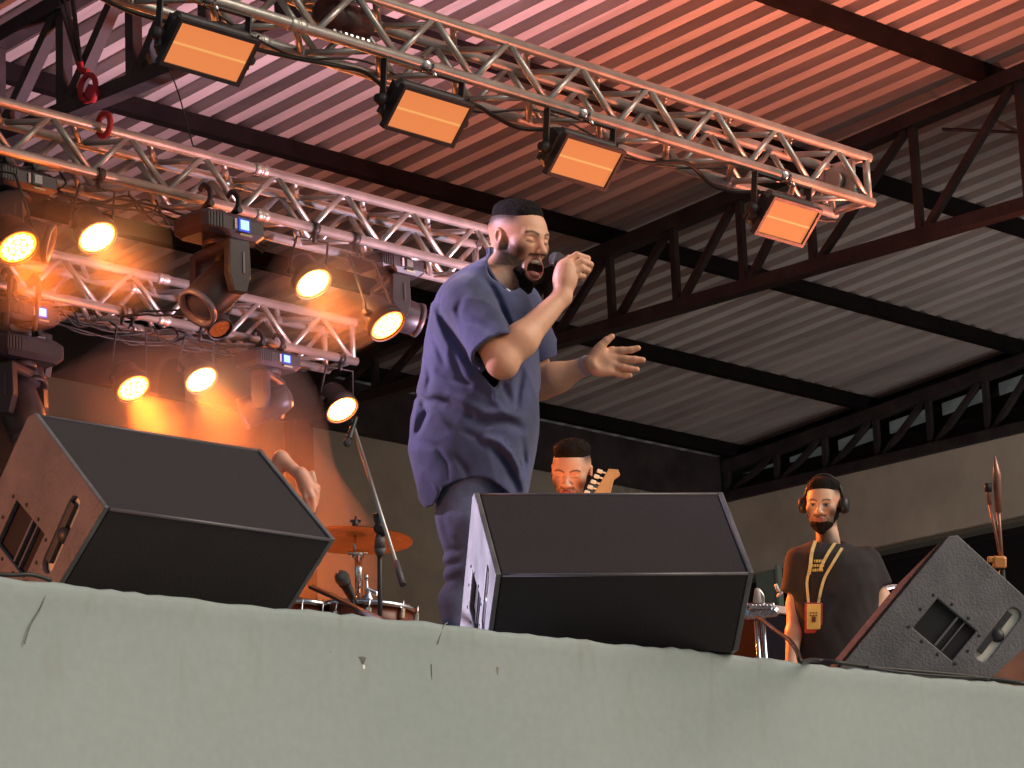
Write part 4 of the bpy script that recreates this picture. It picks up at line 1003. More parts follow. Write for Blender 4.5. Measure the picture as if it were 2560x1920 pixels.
# ================================================================== WEDGE MONITORS
M_CREAM = mat('cream_plastic', (.62, .60, .52), .45, var=.1); M_CAV = mat('cavity_black', (.006, .006, .007), .8)
M_EDGE = mat('edge_trim', (.10, .09, .10), .35, var=.2)
def monitor(x, y, th, w, k, label, lw=0):
    wd = np.array([math.cos(th), math.sin(th), 0]); bk = np.array([-math.sin(th), math.cos(th), 0]); E_ = np.array([x, y, FLOOR + .004]); zz = np.array([0, 0, 1.])
    o = thing('stage_monitor', E_ + wd * w / 2 + bk * .25, label, 'speaker', 'wedge monitors on the stage edge')
    P = {'G': (.53, 0), 'E': (0, 0), 'C': (-.235, .19), 'A': (.07, .50), 'A0': (.10, .497), 'G0': (.53, .03)}
    poly = [P['E'], P['C'], P['A'], P['A0'], P['G0'], P['G']]; poly = [(a * k, z * k) for a, z in poly]
    q = MB(); t = .02; q.prism(poly, E_, bk, zz, wd, t, w - t); q.build('cabinet', M_BOX, o, bevel=.004)
    cx = sum(p[0] for p in poly) / 6; cz = sum(p[1] for p in poly) / 6
    big = [(cx + (a - cx) * 1.012, cz + (z - cz) * 1.012 + .003) for a, z in poly]
    # port and handle, in side-plane coordinates measured on the right hand monitor
    th0 = .85; E0_ = onZ(990, 682, FLOOR); w0 = np.array([math.cos(th0), math.sin(th0), 0]); b0 = np.array([-math.sin(th0), math.cos(th0), 0])
    def side(px, py):
        d = ray(px, py); tt = np.dot(E0_ - CAM, w0) / np.dot(d, w0); q_ = CAM + d * tt - E0_; return (float(q_ @ b0) * k * .98, (float(q_[2]) - .09 * float(q_ @ b0) / .53) * k)
    port = [side(*p) for p in ((936, 591), (977, 630.6), (951, 656), (910.5, 616.4))]
    hc0, hc1 = side(1016, 621), side(984, 655)
    hc0 = (max(hc0[0], -.135 * k), hc0[1]); hd = SK(hc1) - SK(hc0); hd /= np.linalg.norm(hd); hn = SK([-hd[1], hd[0]]); hw = .026 * k
    ov = []
    for a in np.linspace(-math.pi / 2, math.pi / 2, 7): ov.append(tuple(SK(hc0) - hd * math.cos(a) * hw - hn * math.sin(a) * hw))
    for a in np.linspace(math.pi / 2, 3 * math.pi / 2, 7): ov.append(tuple(SK(hc1) - hd * math.cos(a) * hw - hn * math.sin(a) * hw))
    # side panels with cut-outs (bmesh fill between the outline and the two openings)
    for sgn, z0 in ((-1, 0.), (1, w)):
        bm = bmesh.new(); loops = [big, port, ov]; allE = []
        for lp in loops:
            vs = [bm.verts.new(tuple(E_ + bk * a + zz * z + wd * z0)) for a, z in lp]
            allE += [bm.edges.new((vs[i], vs[(i + 1) % len(vs)])) for i in range(len(vs))]
        bmesh.ops.triangle_fill(bm, use_beauty=True, edges=allE, use_dissolve=False)
        dl = []
        def inside(pt, lp):
            c_ = False; n_ = len(lp); j = n_ - 1
            for i in range(n_):
                if (lp[i][1] > pt[1]) != (lp[j][1] > pt[1]) and pt[0] < (lp[j][0] - lp[i][0]) * (pt[1] - lp[i][1]) / (lp[j][1] - lp[i][1] + 1e-12) + lp[i][0]: c_ = not c_
                j = i
            return c_
        for f in bm.faces:
            c_ = SK(f.calc_center_median()) - E_; pt = (float(c_ @ bk), float(c_[2]))
            if inside(pt, port) or inside(pt, ov) or not inside(pt, big): dl.append(f)
        bmesh.ops.delete(bm, geom=dl, context='FACES')
        ret = bmesh.ops.extrude_face_region(bm, geom=list(bm.faces)); bmesh.ops.translate(bm, verts=[e for e in ret['geom'] if isinstance(e, bmesh.types.BMVert)], vec=Vector(tuple(-sgn * wd * -.0175)) * (-1))
        bmesh.ops.recalc_face_normals(bm, faces=bm.faces)
        me = bpy.data.meshes.new('side_panel'); bm.to_mesh(me); bm.free(); me.materials.append(M_SIDE); s = bpy.data.objects.new('side_panel', me); COL.objects.link(s); setpar(s, o)
        bv = s.modifiers.new('bevel', 'BEVEL'); bv.width = .004; bv.segments = 2; bv.limit_method = 'ANGLE'
        if sgn == 1: continue
        q = MB(); zf = .0188; 
        pc = sum(SK(p) for p in port) / 4
        q.prism([tuple(p) for p in port], E_, bk, zz, wd, .0185, .0195); q.build('port_cavity', M_CAV, o)
        e1 = SK(port[1]) - SK(port[0]); e2 = SK(port[3]) - SK(port[0]); 
        q = MB()
        for f_ in (.55, .72): 
            a_, b_ = SK(port[0]) + e1 * f_ + e2 * .02, SK(port[0]) + e1 * f_ + e2 * .98
            q.bar(E_ + bk * a_[0] + zz * a_[1] + wd * .012, E_ + bk * b_[0] + zz * b_[1] + wd * .012, .008 if f_ < .6 else .005, .012, up=wd)
        q.build('port_slat', M_EDGE, o)
        q = MB(); q.prism(ov, E_, bk, zz, wd, .0185, .0195); q.build('handle_recess', M_CREAM, o)
        mid = (SK(hc0) + SK(hc1)) / 2; q = MB(); q.lathe(E_ + bk * mid[0] + zz * mid[1] + wd * .017, -wd, [(0, hw * .98), (.014, hw * .75), (.017, .003)], 16); q.build('handle_knob', M_BLACK, o)
        q = MB(); q.bar(E_ + bk * (hc0[0] + hn[0] * hw * .55) + zz * (hc0[1] + hn[1] * hw * .55) + wd * .012, E_ + bk * (hc1[0] + hn[0] * hw * .55) + zz * (hc1[1] + hn[1] * hw * .55) + wd * .012, hw * .9, .014, up=wd); q.build('handle_grip', M_BLACK, o)
        q = MB()
        for f1_, f2_ in ((-.1, .0), (.3, -.12), (.72, -.12), (1.1, .05), (1.12, .55), (1.08, 1.02), (.7, 1.13), (.3, 1.13), (-.08, 1.05), (-.12, .5)):
            p = SK(port[0]) + e1 * f1_ + e2 * f2_; q.lathe(E_ + bk * p[0] + zz * p[1] - wd * .0, -wd, [(0, .006), (.003, .004)], 8)
        q.build('screws', M_BLACK, o)
    # edge trims along the rear corner and the ridge
    for nm, pp, mm_ in (('corner_trim', P['C'], M_EDGE), ('ridge_trim', P['A'], M_EDGE)):
        q = MB(); c_ = E_ + bk * pp[0] * k + zz * pp[1] * k; q.tube([c_ + wd * .018, c_ + wd * (w - .018)], .005 + lw, 8); q.build(nm, mm_, o)
    # grille on the baffle
    g0 = E_ + bk * (.10 * k + .004) + zz * (.497 * k) ; g1 = E_ + bk * (.53 * k) + zz * (.03 * k + .004)
    nb_ = np.cross(wd, (g1 - g0) / np.linalg.norm(g1 - g0)); nb_ = nb_ if nb_[2] > 0 else -nb_
    q = MB(); q.obox((g0 + g1) / 2 + wd * w / 2 + nb_ * .004, (wd, g1 - g0, nb_), (w / 2 - .03, np.linalg.norm(g1 - g0) / 2 - .02, .006)); q.build('grille', mat('grille_steel', (.02, .02, .022), .5, .4, bump=.6, bscale=400), o)
    return o
monitor(5.40, 6.86, -.055, .80, 1.04, 'wedge monitor at the left end of the stage edge, side tinted orange brown')
monitor(7.07, 6.86, -.625, .80, 1.03, 'wedge monitor in the middle of the stage edge, its side panel lit pale')
monitor(*onZ(989, 681, FLOOR)[:2], .85, .8, .98, 'wedge monitor at the right end of the stage edge, grey side panel facing out')

# ================================================================== MICROPHONE STAND IN FRONT OF THE DRUMS
dm = 11.9
ms = thing('microphone_stand', onZ(382, 752, FLOOR), 'black boom microphone stand between the left monitor and the singer', 'mic stand')
b0 = dep(382, 752, dm); b0[2] = FLOOR; jt = dep(379.5, 528, dm)
q = MB(); q.tube([b0 + [0, 0, .18], jt], .009, 10); q.tube([b0 + [0, 0, .15], b0 + (jt - b0) * .55], .0125, 10); q.build('pole', M_BLACK, ms)
q = MB(); q.tube([dep(380.2, 556, dm), dep(380, 548, dm)], .022, 10, radii=[.014, .024]); q.tube([dep(380, 548, dm), dep(379.8, 534, dm)], .02, 10, radii=[.022, .017]); q.build('clutch', M_SIDE, ms)
b1, b2 = dep(403, 585, dm - .25), dep(353.5, 427, dm + .25)
MB().tube([b1, b2], .008, 10).build('boom', M_ALU, ms)
q = MB(); q.tube([b1 + (b2 - b1) * .0, b1 + (b2 - b1) * .14], .012, 10); q.build('counter_end', M_SIDE, ms)
q = MB(); q.tube([dep(383, 536, dm), dep(377, 513, dm)], .018, 10); q.lathe(jt, camF, [(-.03, .012), (-.02, .022), (.02, .022), (.03, .012)], 12); q.build('joint', M_BLACK, ms)
for a in (20, 140, 260):
    MB().tube([b0 + [0, 0, .16], b0 + [.34 * math.cos(Rd(a)), .34 * math.sin(Rd(a)), .012]], .009, 8).build('leg', M_BLACK, ms)
q = MB(); q.tube([b2, b2 + camU * .03 - camR * .012], .013, 10); q.tube([b2 + camU * .02, dep(349, 438, dm + .22)], .009, 8); q.build('mic_clip', M_BLACK, ms)
mc = thing('microphone', dep(350, 438, dm + .2), 'small microphone clipped to the top of the boom stand', 'microphone')
microphone(mc, dep(347.5, 443, dm + .2), (dep(356, 418, dm + .25) - dep(347.5, 443, dm + .2)) / np.linalg.norm(dep(356, 418, dm + .25) - dep(347.5, 443, dm + .2)), .62)

# ================================================================== DRUM KIT
M_BRASS = mat('cymbal_bronze', (.88, .38, .10), .38, .35, var=.18, vscale=3, bump=.15, bscale=50)
M_SHELL = mat('red_lacquer', (.15, .03, .012), .35, var=.2)
dc = 13.2
cy = thing('cymbal', dep(355, 533, dc), 'orange glowing crash cymbal on a silver stand behind the boom microphone stand', 'cymbal', 'cymbals of the drum kit')
cn = camU * .955 + camF * .29 + camR * .02; cn /= np.linalg.norm(cn); cc = dep(355, 533, dc)
q = MB(); q.lathe(cc, cn, [(-.030, .235), (-.022, .20), (-.012, .12), (-.004, .05), (.0, .04), (.018, .030), (.024, .008), (.022, .006), (.015, .028), (-.003, .040), (-.008, .05), (-.015, .12), (-.025, .2), (-.0325, .235)], 48, cap=False); q.build('plate', M_BRASS, cy)
q = MB(); q.lathe(cc + cn * .02, cn, [(0, .012), (.03, .012), (.035, .005), (.05, .005)], 10); q.obox(cc + cn * .05, (camR, camF, cn), (.022, .004, .006)); q.build('wing_nut', M_BLACK, cy)
cs = thing('cymbal_stand', onZ(361, 800, FLOOR), 'shiny silver stand holding the orange cymbal', 'cymbal stand')
s0 = dep(358, 553, dc); s1 = dep(361, 640, dc); s1[2] = FLOOR + .2
s2 = s1.copy(); s2[2] = FLOOR + .02
q = MB(); q.tube([cc - cn * .01, cc - cn * .06, s0], .006, 8); q.build('rod', M_CHROME, cs)
q = MB(); q.tube([s0, dep(359.5, 600, dc)], .0155, 12); q.tube([dep(359.5, 596, dc), s1], .020, 12); q.build('tube', M_CHROME, cs)
q = MB(); q.lathe(s0, camU, [(-.02, .024), (.01, .024), (.015, .015)], 12); q.lathe(s0 - camU * .0, camR, [(-.04, .008), (.04, .008)], 8); q.build('tilter', M_CHROME, cs)
for a in (10, 130, 250): MB().tube([s1 + [0, 0, .1], s2 + [.28 * math.cos(Rd(a)), .28 * math.sin(Rd(a)), -.01]], .009, 8).build('leg', M_CHROME, cs)
def drum(px, py, d, r, h, label, name='drum'):
    c = dep(px, py, d); up = np.array([.05, -.10, 1.]); up /= np.linalg.norm(up); o = thing(name, (c[0], c[1], FLOOR), label, 'drum', 'drums of the kit')
    MB().lathe(c - up * h, up, [(0, r), (h, r)], 36).build('shell', M_SHELL, o)
    q = MB()
    for t in (-.012,): q.lathe(c + up * t, up, [(-.004, r + .002), (-.004, r + .014), (.016, r + .014), (.016, r + .002)], 36, cap=False)
    for a in range(8): 
        v = np.array([math.cos(a * .785), math.sin(a * .785), 0]); q.obox(c - up * h * .4 + v * (r + .012), (v, np.cross(v, up), up), (.009, .010, .022), .004); q.tube([c - up * h * .4 + v * (r + .014), c + v * (r + .014)], .004, 6)
    q.build('hoops', M_CHROME, o)
    MB().lathe(c, up, [(-.002, r), (0, r - .004), (.0, .001)], 36, cap=False).build('skin', mat('drum_head', (.7, .65, .6), .5), o)
    for a in (.4, 2.5, 4.6):
        v = np.array([math.cos(a), math.sin(a), 0]); f = c + v * (r + .02) - up * h; g_ = f.copy() + v * .1; g_[2] = FLOOR; MB().tube([f + up * .05, g_], .008, 8).build('leg', M_CHROME, o)
    return o
drum(371, 607, 12.9, .172, .14, 'red snare drum with silver hoop under the orange cymbal')
drum(304, 604, 12.9, .10, .30, 'small red drum with chrome lug peeping out right of the left monitor')
drum(250, 640, 13.2, .20, .4, 'larger red drum hidden behind the left monitor')
hh = thing('hi_hat_clutch', dep(367, 600, 12.75), 'small silver hi-hat rod and clutch standing above the red snare drum', 'hi-hat')
q = MB(); q.tube([dep(368, 604, 12.75), dep(366.5, 578, 12.75)], .005, 8); q.lathe(dep(366.4, 577.5, 12.75), camU, [(-.01, .008), (.01, .008)], 8); q.build('rod', M_CHROME, hh)
q = MB(); q.lathe(dep(367.8, 597, 12.75), camU, [(-.03, .03), (-.012, .030), (0, .020), (.03, .008)], 12); q.obox(dep(372, 591.5, 12.75), (camR * .9 - camU * .4, camU, camF), (.026, .009, .006), .004); q.build('clutch', M_CHROME, hh)
dmc = thing('microphone', dep(343, 578, 12.5), 'round headed microphone pointing up at the drums, left of the silver stand', 'microphone')
pa, pb = dep(342, 577.5, 12.5), dep(356, 606, 12.7); microphone(dmc, pa, (pb - pa) / np.linalg.norm(pb - pa), 1.15)
MB().tube([dep(352, 600, 12.6), dep(360, 620, 12.7), (*dep(362, 640, 12.7)[:2], FLOOR + .02)], .006, 6).build('gooseneck', M_BLACK, dmc)
cable('stage_cable', [dep(311, 587, 11.2), dep(330, 595, 11.0), dep(346, 603, 10.8), dep(362, 611, 10.6), dep(384, 621, 10.3), dep(400, 632, 10.1)], .010, 'dark cable slanting down to the stage edge under the orange cymbal')

# ================================================================== THE OTHER MUSICIANS
class Fr:
    def __init__(s, px, py, D): s.px, s.py, s.D = px, py, D; s.P = FPX / D; s.O = dep(px, py, D)
    def L(s, px, py, dd=0.):
        u = -(py - s.py) / s.P; d = dd + .258 * u; k = (s.D + d) / s.D
        return np.array([(px - s.px) / s.P * k + (s.px - 512) / s.P * (k - 1), u * k - (s.py - 384) / s.P * (k - 1), d])
    def W(s, V): V = np.atleast_2d(V); return s.O + V[:, :1] * camR + V[:, 1:2] * camU + V[:, 2:3] * camF
def figure(fr, head, hs, F_, U_, slices, arms, legs, label, tee, skin=(.48, .26, .17), beard=.9, hres=.0042, bres=.009, hair_h=1., hands=(), group=None, eyes=True, hairdark=(.03, .018, .012)):
    F_ = SK(F_, ) / np.linalg.norm(F_); U_ = SK(U_, ) * 1.; U_ -= F_ * (F_ @ U_); U_ /= np.linalg.norm(U_); R_ = -np.cross(F_, U_); 
    B = np.array([-np.cross(U_, F_) * -1, F_, U_])
    H0 = fr.L(*head); th_ = lambda P: ((P - H0.astype(F32)) @ B.T.astype(F32)) / F32(hs)
    hfn = head_fn(0., False)
    sl = np.array(slices, float); su = np.array([fr.L(0, y)[1] for y in sl[:, 0]]); o_ = np.argsort(su)
    lf = (sl[:, 1] - fr.px) / fr.P; rt = (sl[:, 2] - fr.px) / fr.P; bb_ = sl[:, 3]
    nk = fr.L((sl[0, 1] + sl[0, 2]) / 2, sl[0, 0] + 6)
    def skinf(P):
        d = hfn(th_(P)) * hs; return smin(d, cap(P, H0 + B.T @ np.array([0, -.042, -.05]) * hs, nk + SK([0, 0, .02]), .046 * hs, .056 * hs), .016)
    v, q = block(skinf, H0 - [0, .04, 0], np.array([.17, .20, .17]), hres)
    parts = [(fr.W(v), q[:, ::-1])]; cols = [skin_cols(th_(v.astype(F32)), skin, (.36, .12, .10), hairdark, beard=beard, fade=.9, eyes=eyes)]
    for pts, rs in arms:
        J = [fr.L(*p) for p in pts]
        def af(P):
            d = chain(P, J, rs, .03)
            for hp, hr in hands:
                d = smin(d, chain(P, [fr.L(*p) for p in hp], hr, .006), .008)
            return d
        A_ = np.array(J + [fr.L(*p) for hp, _ in hands for p in hp]); lo, hi = A_.min(0) - .09, A_.max(0) + .09
        v, q = surf(af, lo, hi, .006); parts.append((fr.W(v), q[:, ::-1])); cols.append(np.tile(np.array(skin, F32), (len(v), 1)) * (1 + .06 * nz(v.astype(F32), 60, 4))[:, None])
    V, Q = merge(parts); base = fr.O.copy(); base[2] = FLOOR
    body = smesh('person', V, Q, M_SKIN, base=base, colors=np.concatenate(cols)); tag(body, label, 'person', group)
    def hfn2(P):
        p = th_(P); return (hfn(p) - hair_thick(p, .018 * hair_h)) * hs
    v, q = block(hfn2, H0 + B.T @ np.array([0, 0, .07]) * hs, np.array([.15, .13, .15]), hres * .85); smesh('hair', fr.W(v), q[:, ::-1], M_HAIR, body)
    if beard > .5:
        def bf(P):
            p = th_(P); return (hfn(p) - beard_thick(p, 0, .55)) * hs
        v, q = block(bf, H0 + B.T @ np.array([0, .03, -.07]) * hs, np.array([.13, .12, .13]), hres * .8); smesh('beard', fr.W(v), q[:, ::-1], M_BEARD, body)
    def tf(P):
        u = P[:, 1]; l = np.interp(u, su[o_], lf[o_]); r = np.interp(u, su[o_], rt[o_]); bb = np.interp(u, su[o_], bb_[o_]); a = (r - l) / 2
        X_ = (P[:, 0] - (l + r) / 2) / a; Z_ = (P[:, 2] - .258 * u) / bb; d = ((np.abs(X_) ** 2.4 + np.abs(Z_) ** 2.4) ** (1 / 2.4) - 1) * np.minimum(a, bb) * .9
        for pts, rs in arms:
            A0, A1 = fr.L(*pts[0]), fr.L(*pts[1]); ad = (A1 - A0); ln = np.linalg.norm(ad); ad /= ln; e = A0 + ad * ln * .72
            d = smin(d, smax(cap(P, A0, e + ad * .05, rs[0] + .022, rs[0] + .03), (P - e.astype(F32)) @ ad.astype(F32), .006), .03)
        d = smax(d, -cap(P, nk + SK([0, .006, -.02]), H0, .066, .085), .006)
        yb = fr.L(0, sl[-1, 0])[1]; d = smax(d, yb - P[:, 1], .01)
        s_ = P * np.array([1.7, .6, 1.2], F32); return d - .008 * nz(s_, 22, 41) - .003 * nz(s_, 60, 42)
    lo = np.array([min(lf.min(), min([fr.L(*p)[0] for a_, _ in arms for p in a_[:2]] or [0]) - .1) - .05, su.min() - .03, -.55]); hi = np.array([max(rt.max(), max([fr.L(*p)[0] for a_, _ in arms for p in a_[:2]] or [0]) + .1) + .05, su.max() + .08, .5])
    v, q = surf(tf, lo, hi, bres); smesh('t_shirt', fr.W(v), q[:, ::-1], tee, body)
    if legs:
        def lgf(P):
            d = None
            for pts, rs in legs: e = chain(P, [fr.L(*p) for p in pts], rs, .03); d = e if d is None else smin(d, e, .02)
            return d - .005 * nz(P, 30, 5)
        A_ = np.array([fr.L(*p) for pts, _ in legs for p in pts]); v, q = surf(lgf, A_.min(0) - .15, A_.max(0) + .15, .013); smesh('trousers', fr.W(v), q[:, ::-1], mat('dark_trousers', (.03, .03, .04), .9, var=.2), body)
    return body, H0, B, th_, tf
# sound man on the right
f1 = Fr(832, 600, 15.0)
dj, H1, B1, th1, tf1 = figure(f1, (823, 504.5, 0), 1.0, (-.28, .02, -.96), (.02, 1, .1),
    [(539, 820, 838, .07), (545, 805, 853, .11), (551, 797, 866, .15), (561, 791, 876, .165), (580, 791, 880, .17), (605, 793, 878, .165), (640, 793, 875, .16), (690, 792, 874, .155)],
    [([(801, 562, -.02), (796, 606, .0), (794, 634, -.06), (791, 668, -.12)], [.052, .042, .036, .028]), ([(864, 562, .02), (880, 600, .04), (877, 622, -.02), (862, 650, -.12)], [.056, .048, .044, .030])],
    [([(815, 690, 0), (815, 770, 0), (817, 836, 0)], [.10, .075, .055]), ([(852, 690, 0), (853, 770, .02), (853, 838, .03)], [.10, .075, .055])],
    'bearded man in a black t-shirt with headphones and yellow lanyards standing behind the right monitor', M_BTEE, skin=(.72, .42, .28), hairdark=(.02, .012, .01), hair_h=1.35)
toW = lambda fr, B, H, p, hs=1.: fr.W(H + B.T @ (SK(p, ) * hs))[0]
q = MB()
hp = [toW(f1, B1, H1, (.087 * math.cos(a), -.028, .02 + .118 * math.sin(a))) for a in np.linspace(0.1, math.pi - .1, 22)]
q.tube(hp, .008, 8); q.build('headband', M_BLACK, dj)
for sg in (-1, 1):
    c = toW(f1, B1, H1, (sg * .082, -.020, -.004)); d = toW(f1, B1, H1, (sg * 1.0, -.1, 0)) - toW(f1, B1, H1, (0, -.1, 0)); d /= np.linalg.norm(d)
    q = MB(); q.lathe(c, d, [(-.006, .034), (.012, .040), (.03, .036), (.036, .02)], 18); q.build('ear_cup', M_BLACK, dj)
M_LAN = mat('lanyard_yellow', (.75, .55, .22), .6, var=.15, vscale=40); M_BADGE = mat('badge_yellow', (.80, .60, .18), .5, var=.1); M_BRED = mat('badge_red', (.50, .05, .04), .5); M_PRT = mat('shirt_print', (.70, .58, .15), .7)
def on_shirt(px, py, off=.006):
    for dd in np.arange(-.45, .1, .004):
        p = f1.L(px, py, dd).astype(F32)[None]
        if tf1(p)[0] < off: return f1.W(f1.L(px, py, dd))[0]
    return f1.W(f1.L(px, py, -.16))[0]
def strap(pts, w, m, nm, off=.008):
    P = curve_pts([np.array([*p, 0.]) for p in pts], 6); W_ = [on_shirt(p[0], p[1], off) for p in P]
    q = MB()
    for a, b_ in zip(W_[:-1], W_[1:]):
        if np.linalg.norm(b_ - a) > 1e-4: q.bar(a, b_ + (b_ - a) * .15, .003, w, up=camR)
    q.build(nm, m, dj)
strap([(815.5, 541), (812, 552), (810.5, 565), (809, 574)], .016, M_LAN, 'lanyard'); strap([(835, 543), (829, 552), (824, 561), (820, 570)], .014, M_LAN, 'lanyard')
strap([(809, 572), (807, 583), (808.5, 602)], .012, M_LAN, 'lanyard'); strap([(842, 548), (833, 563), (825, 577), (821, 590), (818.5, 603)], .013, M_LAN, 'lanyard')
bc = on_shirt(813.5, 618, .02); 
MB().obox(bc, (camR, camU - camF * .1, camF), (.040, .070, .003), .004).build('badge_holder', M_BRED, dj)
MB().obox(bc - camF * .005 + camU * .006, (camR, camU - camF * .1, camF), (.031, .058, .003), .002).build('badge_card', M_BADGE, dj)
q = MB()
for i in range(4):
    for j in range(3): q.obox(bc - camF * .0095 + camU * (.048 - .012 * i) + camR * (-.014 + .013 * j), (camR, camU, camF), (.004, .003, .001))
q.obox(bc - camF * .0095 - camU * .006, (camR, camU, camF), (.009, .012, .001)); q.build('badge_print', mat('print_brown', (.12, .04, .02), .7), dj)
q = MB(); random.seed(3)
for r_, (y, xa_, xb_) in enumerate([(561, 814, 823), (565.5, 812, 824.5), (570, 812.5, 824)]):
    x = xa_
    while x < xb_ - 1:
        wpx = random.choice([1.2, 1.6, 2.0]); p = on_shirt(x + wpx / 2, y - (x - 818) * .03, .004); q.obox(p, (camR, camU, camF), (wpx / 2 / f1.P, .0062, .002)); x += wpx + .7
q.build('chest_print', M_PRT, dj)
# guitarist: head above the centre monitor
f2 = Fr(572, 560, 14.2)
gt, H2, B2, th2, tf2 = figure(f2, (571.5, 471.5, 0), 1.08, (-.22, -.20, -.95), (.03, 1, .02),
    [(505, 563, 585, .07), (512, 548, 597, .12), (522, 538, 606, .15), (545, 534, 608, .16), (580, 536, 606, .16), (640, 538, 604, .16), (680, 538, 604, .16)],
    [([(541, 530, 0), (530, 575, -.02), (552, 600, -.22)], [.055, .045, .034]), ([(603, 530, 0), (622, 560, -.05), (612, 520, -.25)], [.055, .045, .032])],
    [([(555, 680, 0), (554, 750, 0), (553, 826, 0)], [.10, .075, .055]), ([(590, 680, 0), (591, 750, .02), (592, 826, .03)], [.10, .075, .055])],
    'bearded guitarist with swept hair looking down, only his head showing above the centre monitor', M_BTEE, skin=(.72, .42, .28), hair_h=1.35, hairdark=(.05, .022, .012), hres=.0038, eyes=False)
gu = thing('guitar', f2.W(f2.L(560, 620, -.3))[0], "guitar whose yellow-lit headstock rises beside the guitarist's head above the centre monitor", 'guitar')
g0, g1 = f2.W(f2.L(597, 512, -.26))[0], f2.W(f2.L(609, 472, -.22))[0]; gd = (g1 - g0) / np.linalg.norm(g1 - g0); gx = np.cross(gd, camF); gx /= np.linalg.norm(gx); gx = gx if gx @ camR > 0 else -gx; gz = np.cross(gd, gx)
M_MAPLE = mat('maple', (.62, .33, .12), .35, var=.12, vscale=20)
L_ = np.linalg.norm(g1 - g0); q = MB(); q.prism([(-.022, 0.02), (.022, .02), (.034, .05), (.030, L_ * .85), (.050, L_), (.035, L_ + .022), (-.006, L_ + .012), (-.012, L_ * .9), (-.042, .05)], g0, gx, gd, gz, -.007, .007); q.build('headstock', M_MAPLE, gu, bevel=.002)
for i in range(6):
    p = g0 + gd * (.045 + i * (L_ - .055) / 5) + gx * (-.040 + i * .0065); q = MB(); q.tube([p, p - gx * .022], .004, 6); q.obox(p - gx * .032, (gx, gd, gz), (.012, .0085, .005), .003); q.build('tuning_peg', mat('peg_white', (.85, .8, .62), .35), gu)
nb0 = f2.W(f2.L(545, 620, -.24))[0]; q = MB(); q.bar(nb0, g0 + gd * .03, .045, .022, up=camF); q.build('neck', M_MAPLE, gu)
bd = (g0 - nb0) / np.linalg.norm(g0 - nb0); bx = np.cross(bd, camF); bx /= np.linalg.norm(bx)
q = MB(); q.prism([(.16 * math.cos(a) * (1 + .12 * math.cos(2 * a)), .21 * math.sin(a)) for a in np.linspace(0, 6.28, 28)[:-1]], nb0 - bd * .15, bx, bd, np.cross(bx, bd), -.022, .022); q.build('body', M_SHELL, gu, bevel=.006)
# percussionist behind the left monitor: one forearm and hand show
f3 = Fr(255, 560, 13.4)
pc_, H3, B3, th3, tf3 = figure(f3, (232, 489, 0), 1.0, (.4, -.1, -.9), (0, 1, 0),
    [(520, 224, 243, .07), (527, 212, 256, .11), (537, 205, 266, .14), (560, 200, 270, .15), (600, 202, 268, .15), (660, 204, 268, .15)],
    [([(262, 540, 0), (264, 500, .06), (281, 458, .02), (303, 478, -.02)], [.044, .034, .027, .025])], [([(225, 660, 0), (224, 730, 0), (224, 800, 0)], [.1, .075, .055]), ([(250, 660, 0), (252, 730, 0), (252, 800, 0)], [.1, .075, .055])],
    'percussionist hidden behind the left monitor, only forearm and hand showing at its edge', M_BTEE, skin=(.75, .38, .27), beard=0,
    hands=[([(301, 474, -.02), (307, 486, -.02)], [.030, .036]), ([(306, 484, -.035), (312, 497, -.045), (314, 510, -.03)], [.017, .0135, .010]), ([(310, 482, -.02), (316, 492, -.03), (316, 505, -.02)], [.016, .013, .010]), ([(311, 480, .0), (317.5, 488, -.0), (317.5, 498, .01)], [.015, .012, .010]), ([(303, 484, -.03), (306, 498, -.04), (311, 512, -.03)], [.016, .013, .010]), ([(306, 478, .01), (312, 474, -.02), (315, 481, -.03)], [.016, .013, .010])])

# ================================================================== THINGS BETWEEN THE MUSICIANS ON THE RIGHT
st = thing('percussion_stand', onZ(762, 790, FLOOR), 'silver double-pole stand with a clamp bracket just right of the centre monitor', 'stand'); dpt = 12.6
for dx in (-3.2, 3.2):
    a = dep(761.5 + dx, 640, dpt); a[2] = FLOOR + .01; MB().tube([a, dep(759.5 + dx, 617, dpt)], .0105, 10).build('pole', M_CHROME, st)
q = MB(); q.obox(dep(761, 613, dpt), (camR + camU * .1, camU, camF), (.066, .018, .03), .008)
for i in range(6): q.lathe(dep(751 + i * 3.6, 606, dpt) , camF, [(-.035, .008), (-.02, .012), (.02, .012)], 8)
q.tube([dep(747, 612, dpt), dep(746, 600, dpt)], .008, 8); q.tube([dep(772, 612, dpt), dep(773, 603, dpt)], .006, 8); q.build('clamp_bracket', M_CHROME, st)
q = MB(); q.lathe(dep(757.5, 596, dpt), camU, [(-.025, .018), (.02, .012), (.03, .008)], 14); q.build('white_cap', mat('white_cap', (.55, .52, .5), .4), st)
MB().tube(curve_pts([dep(759, 590, dpt), dep(763, 596, dpt), dep(764, 605, dpt), dep(772, 604, dpt), dep(774, 608, dpt)], 6), .006, 6).build('arm', M_CHROME, st)
kc = thing('equipment_case', onZ(780, 800, FLOOR), 'dark equipment case with a pale pink top edge behind the silver stand', 'case')
t0, t1 = dep(757, 603, 16.0), dep(850, 580, 16.5); t1[2] = t0[2]; td = (t1 - t0) / np.linalg.norm(t1 - t0); tn = np.cross(td, [0, 0, 1.]); tn = tn if tn @ camF > 0 else -tn
q = MB(); q.prism([(0, 0), (0, 1.)], t0, td, td, td, 0, 0) if False else None
c_ = (t0 + t1) / 2 + tn * .2; hz_ = (t0[2] - FLOOR) / 2 - .02
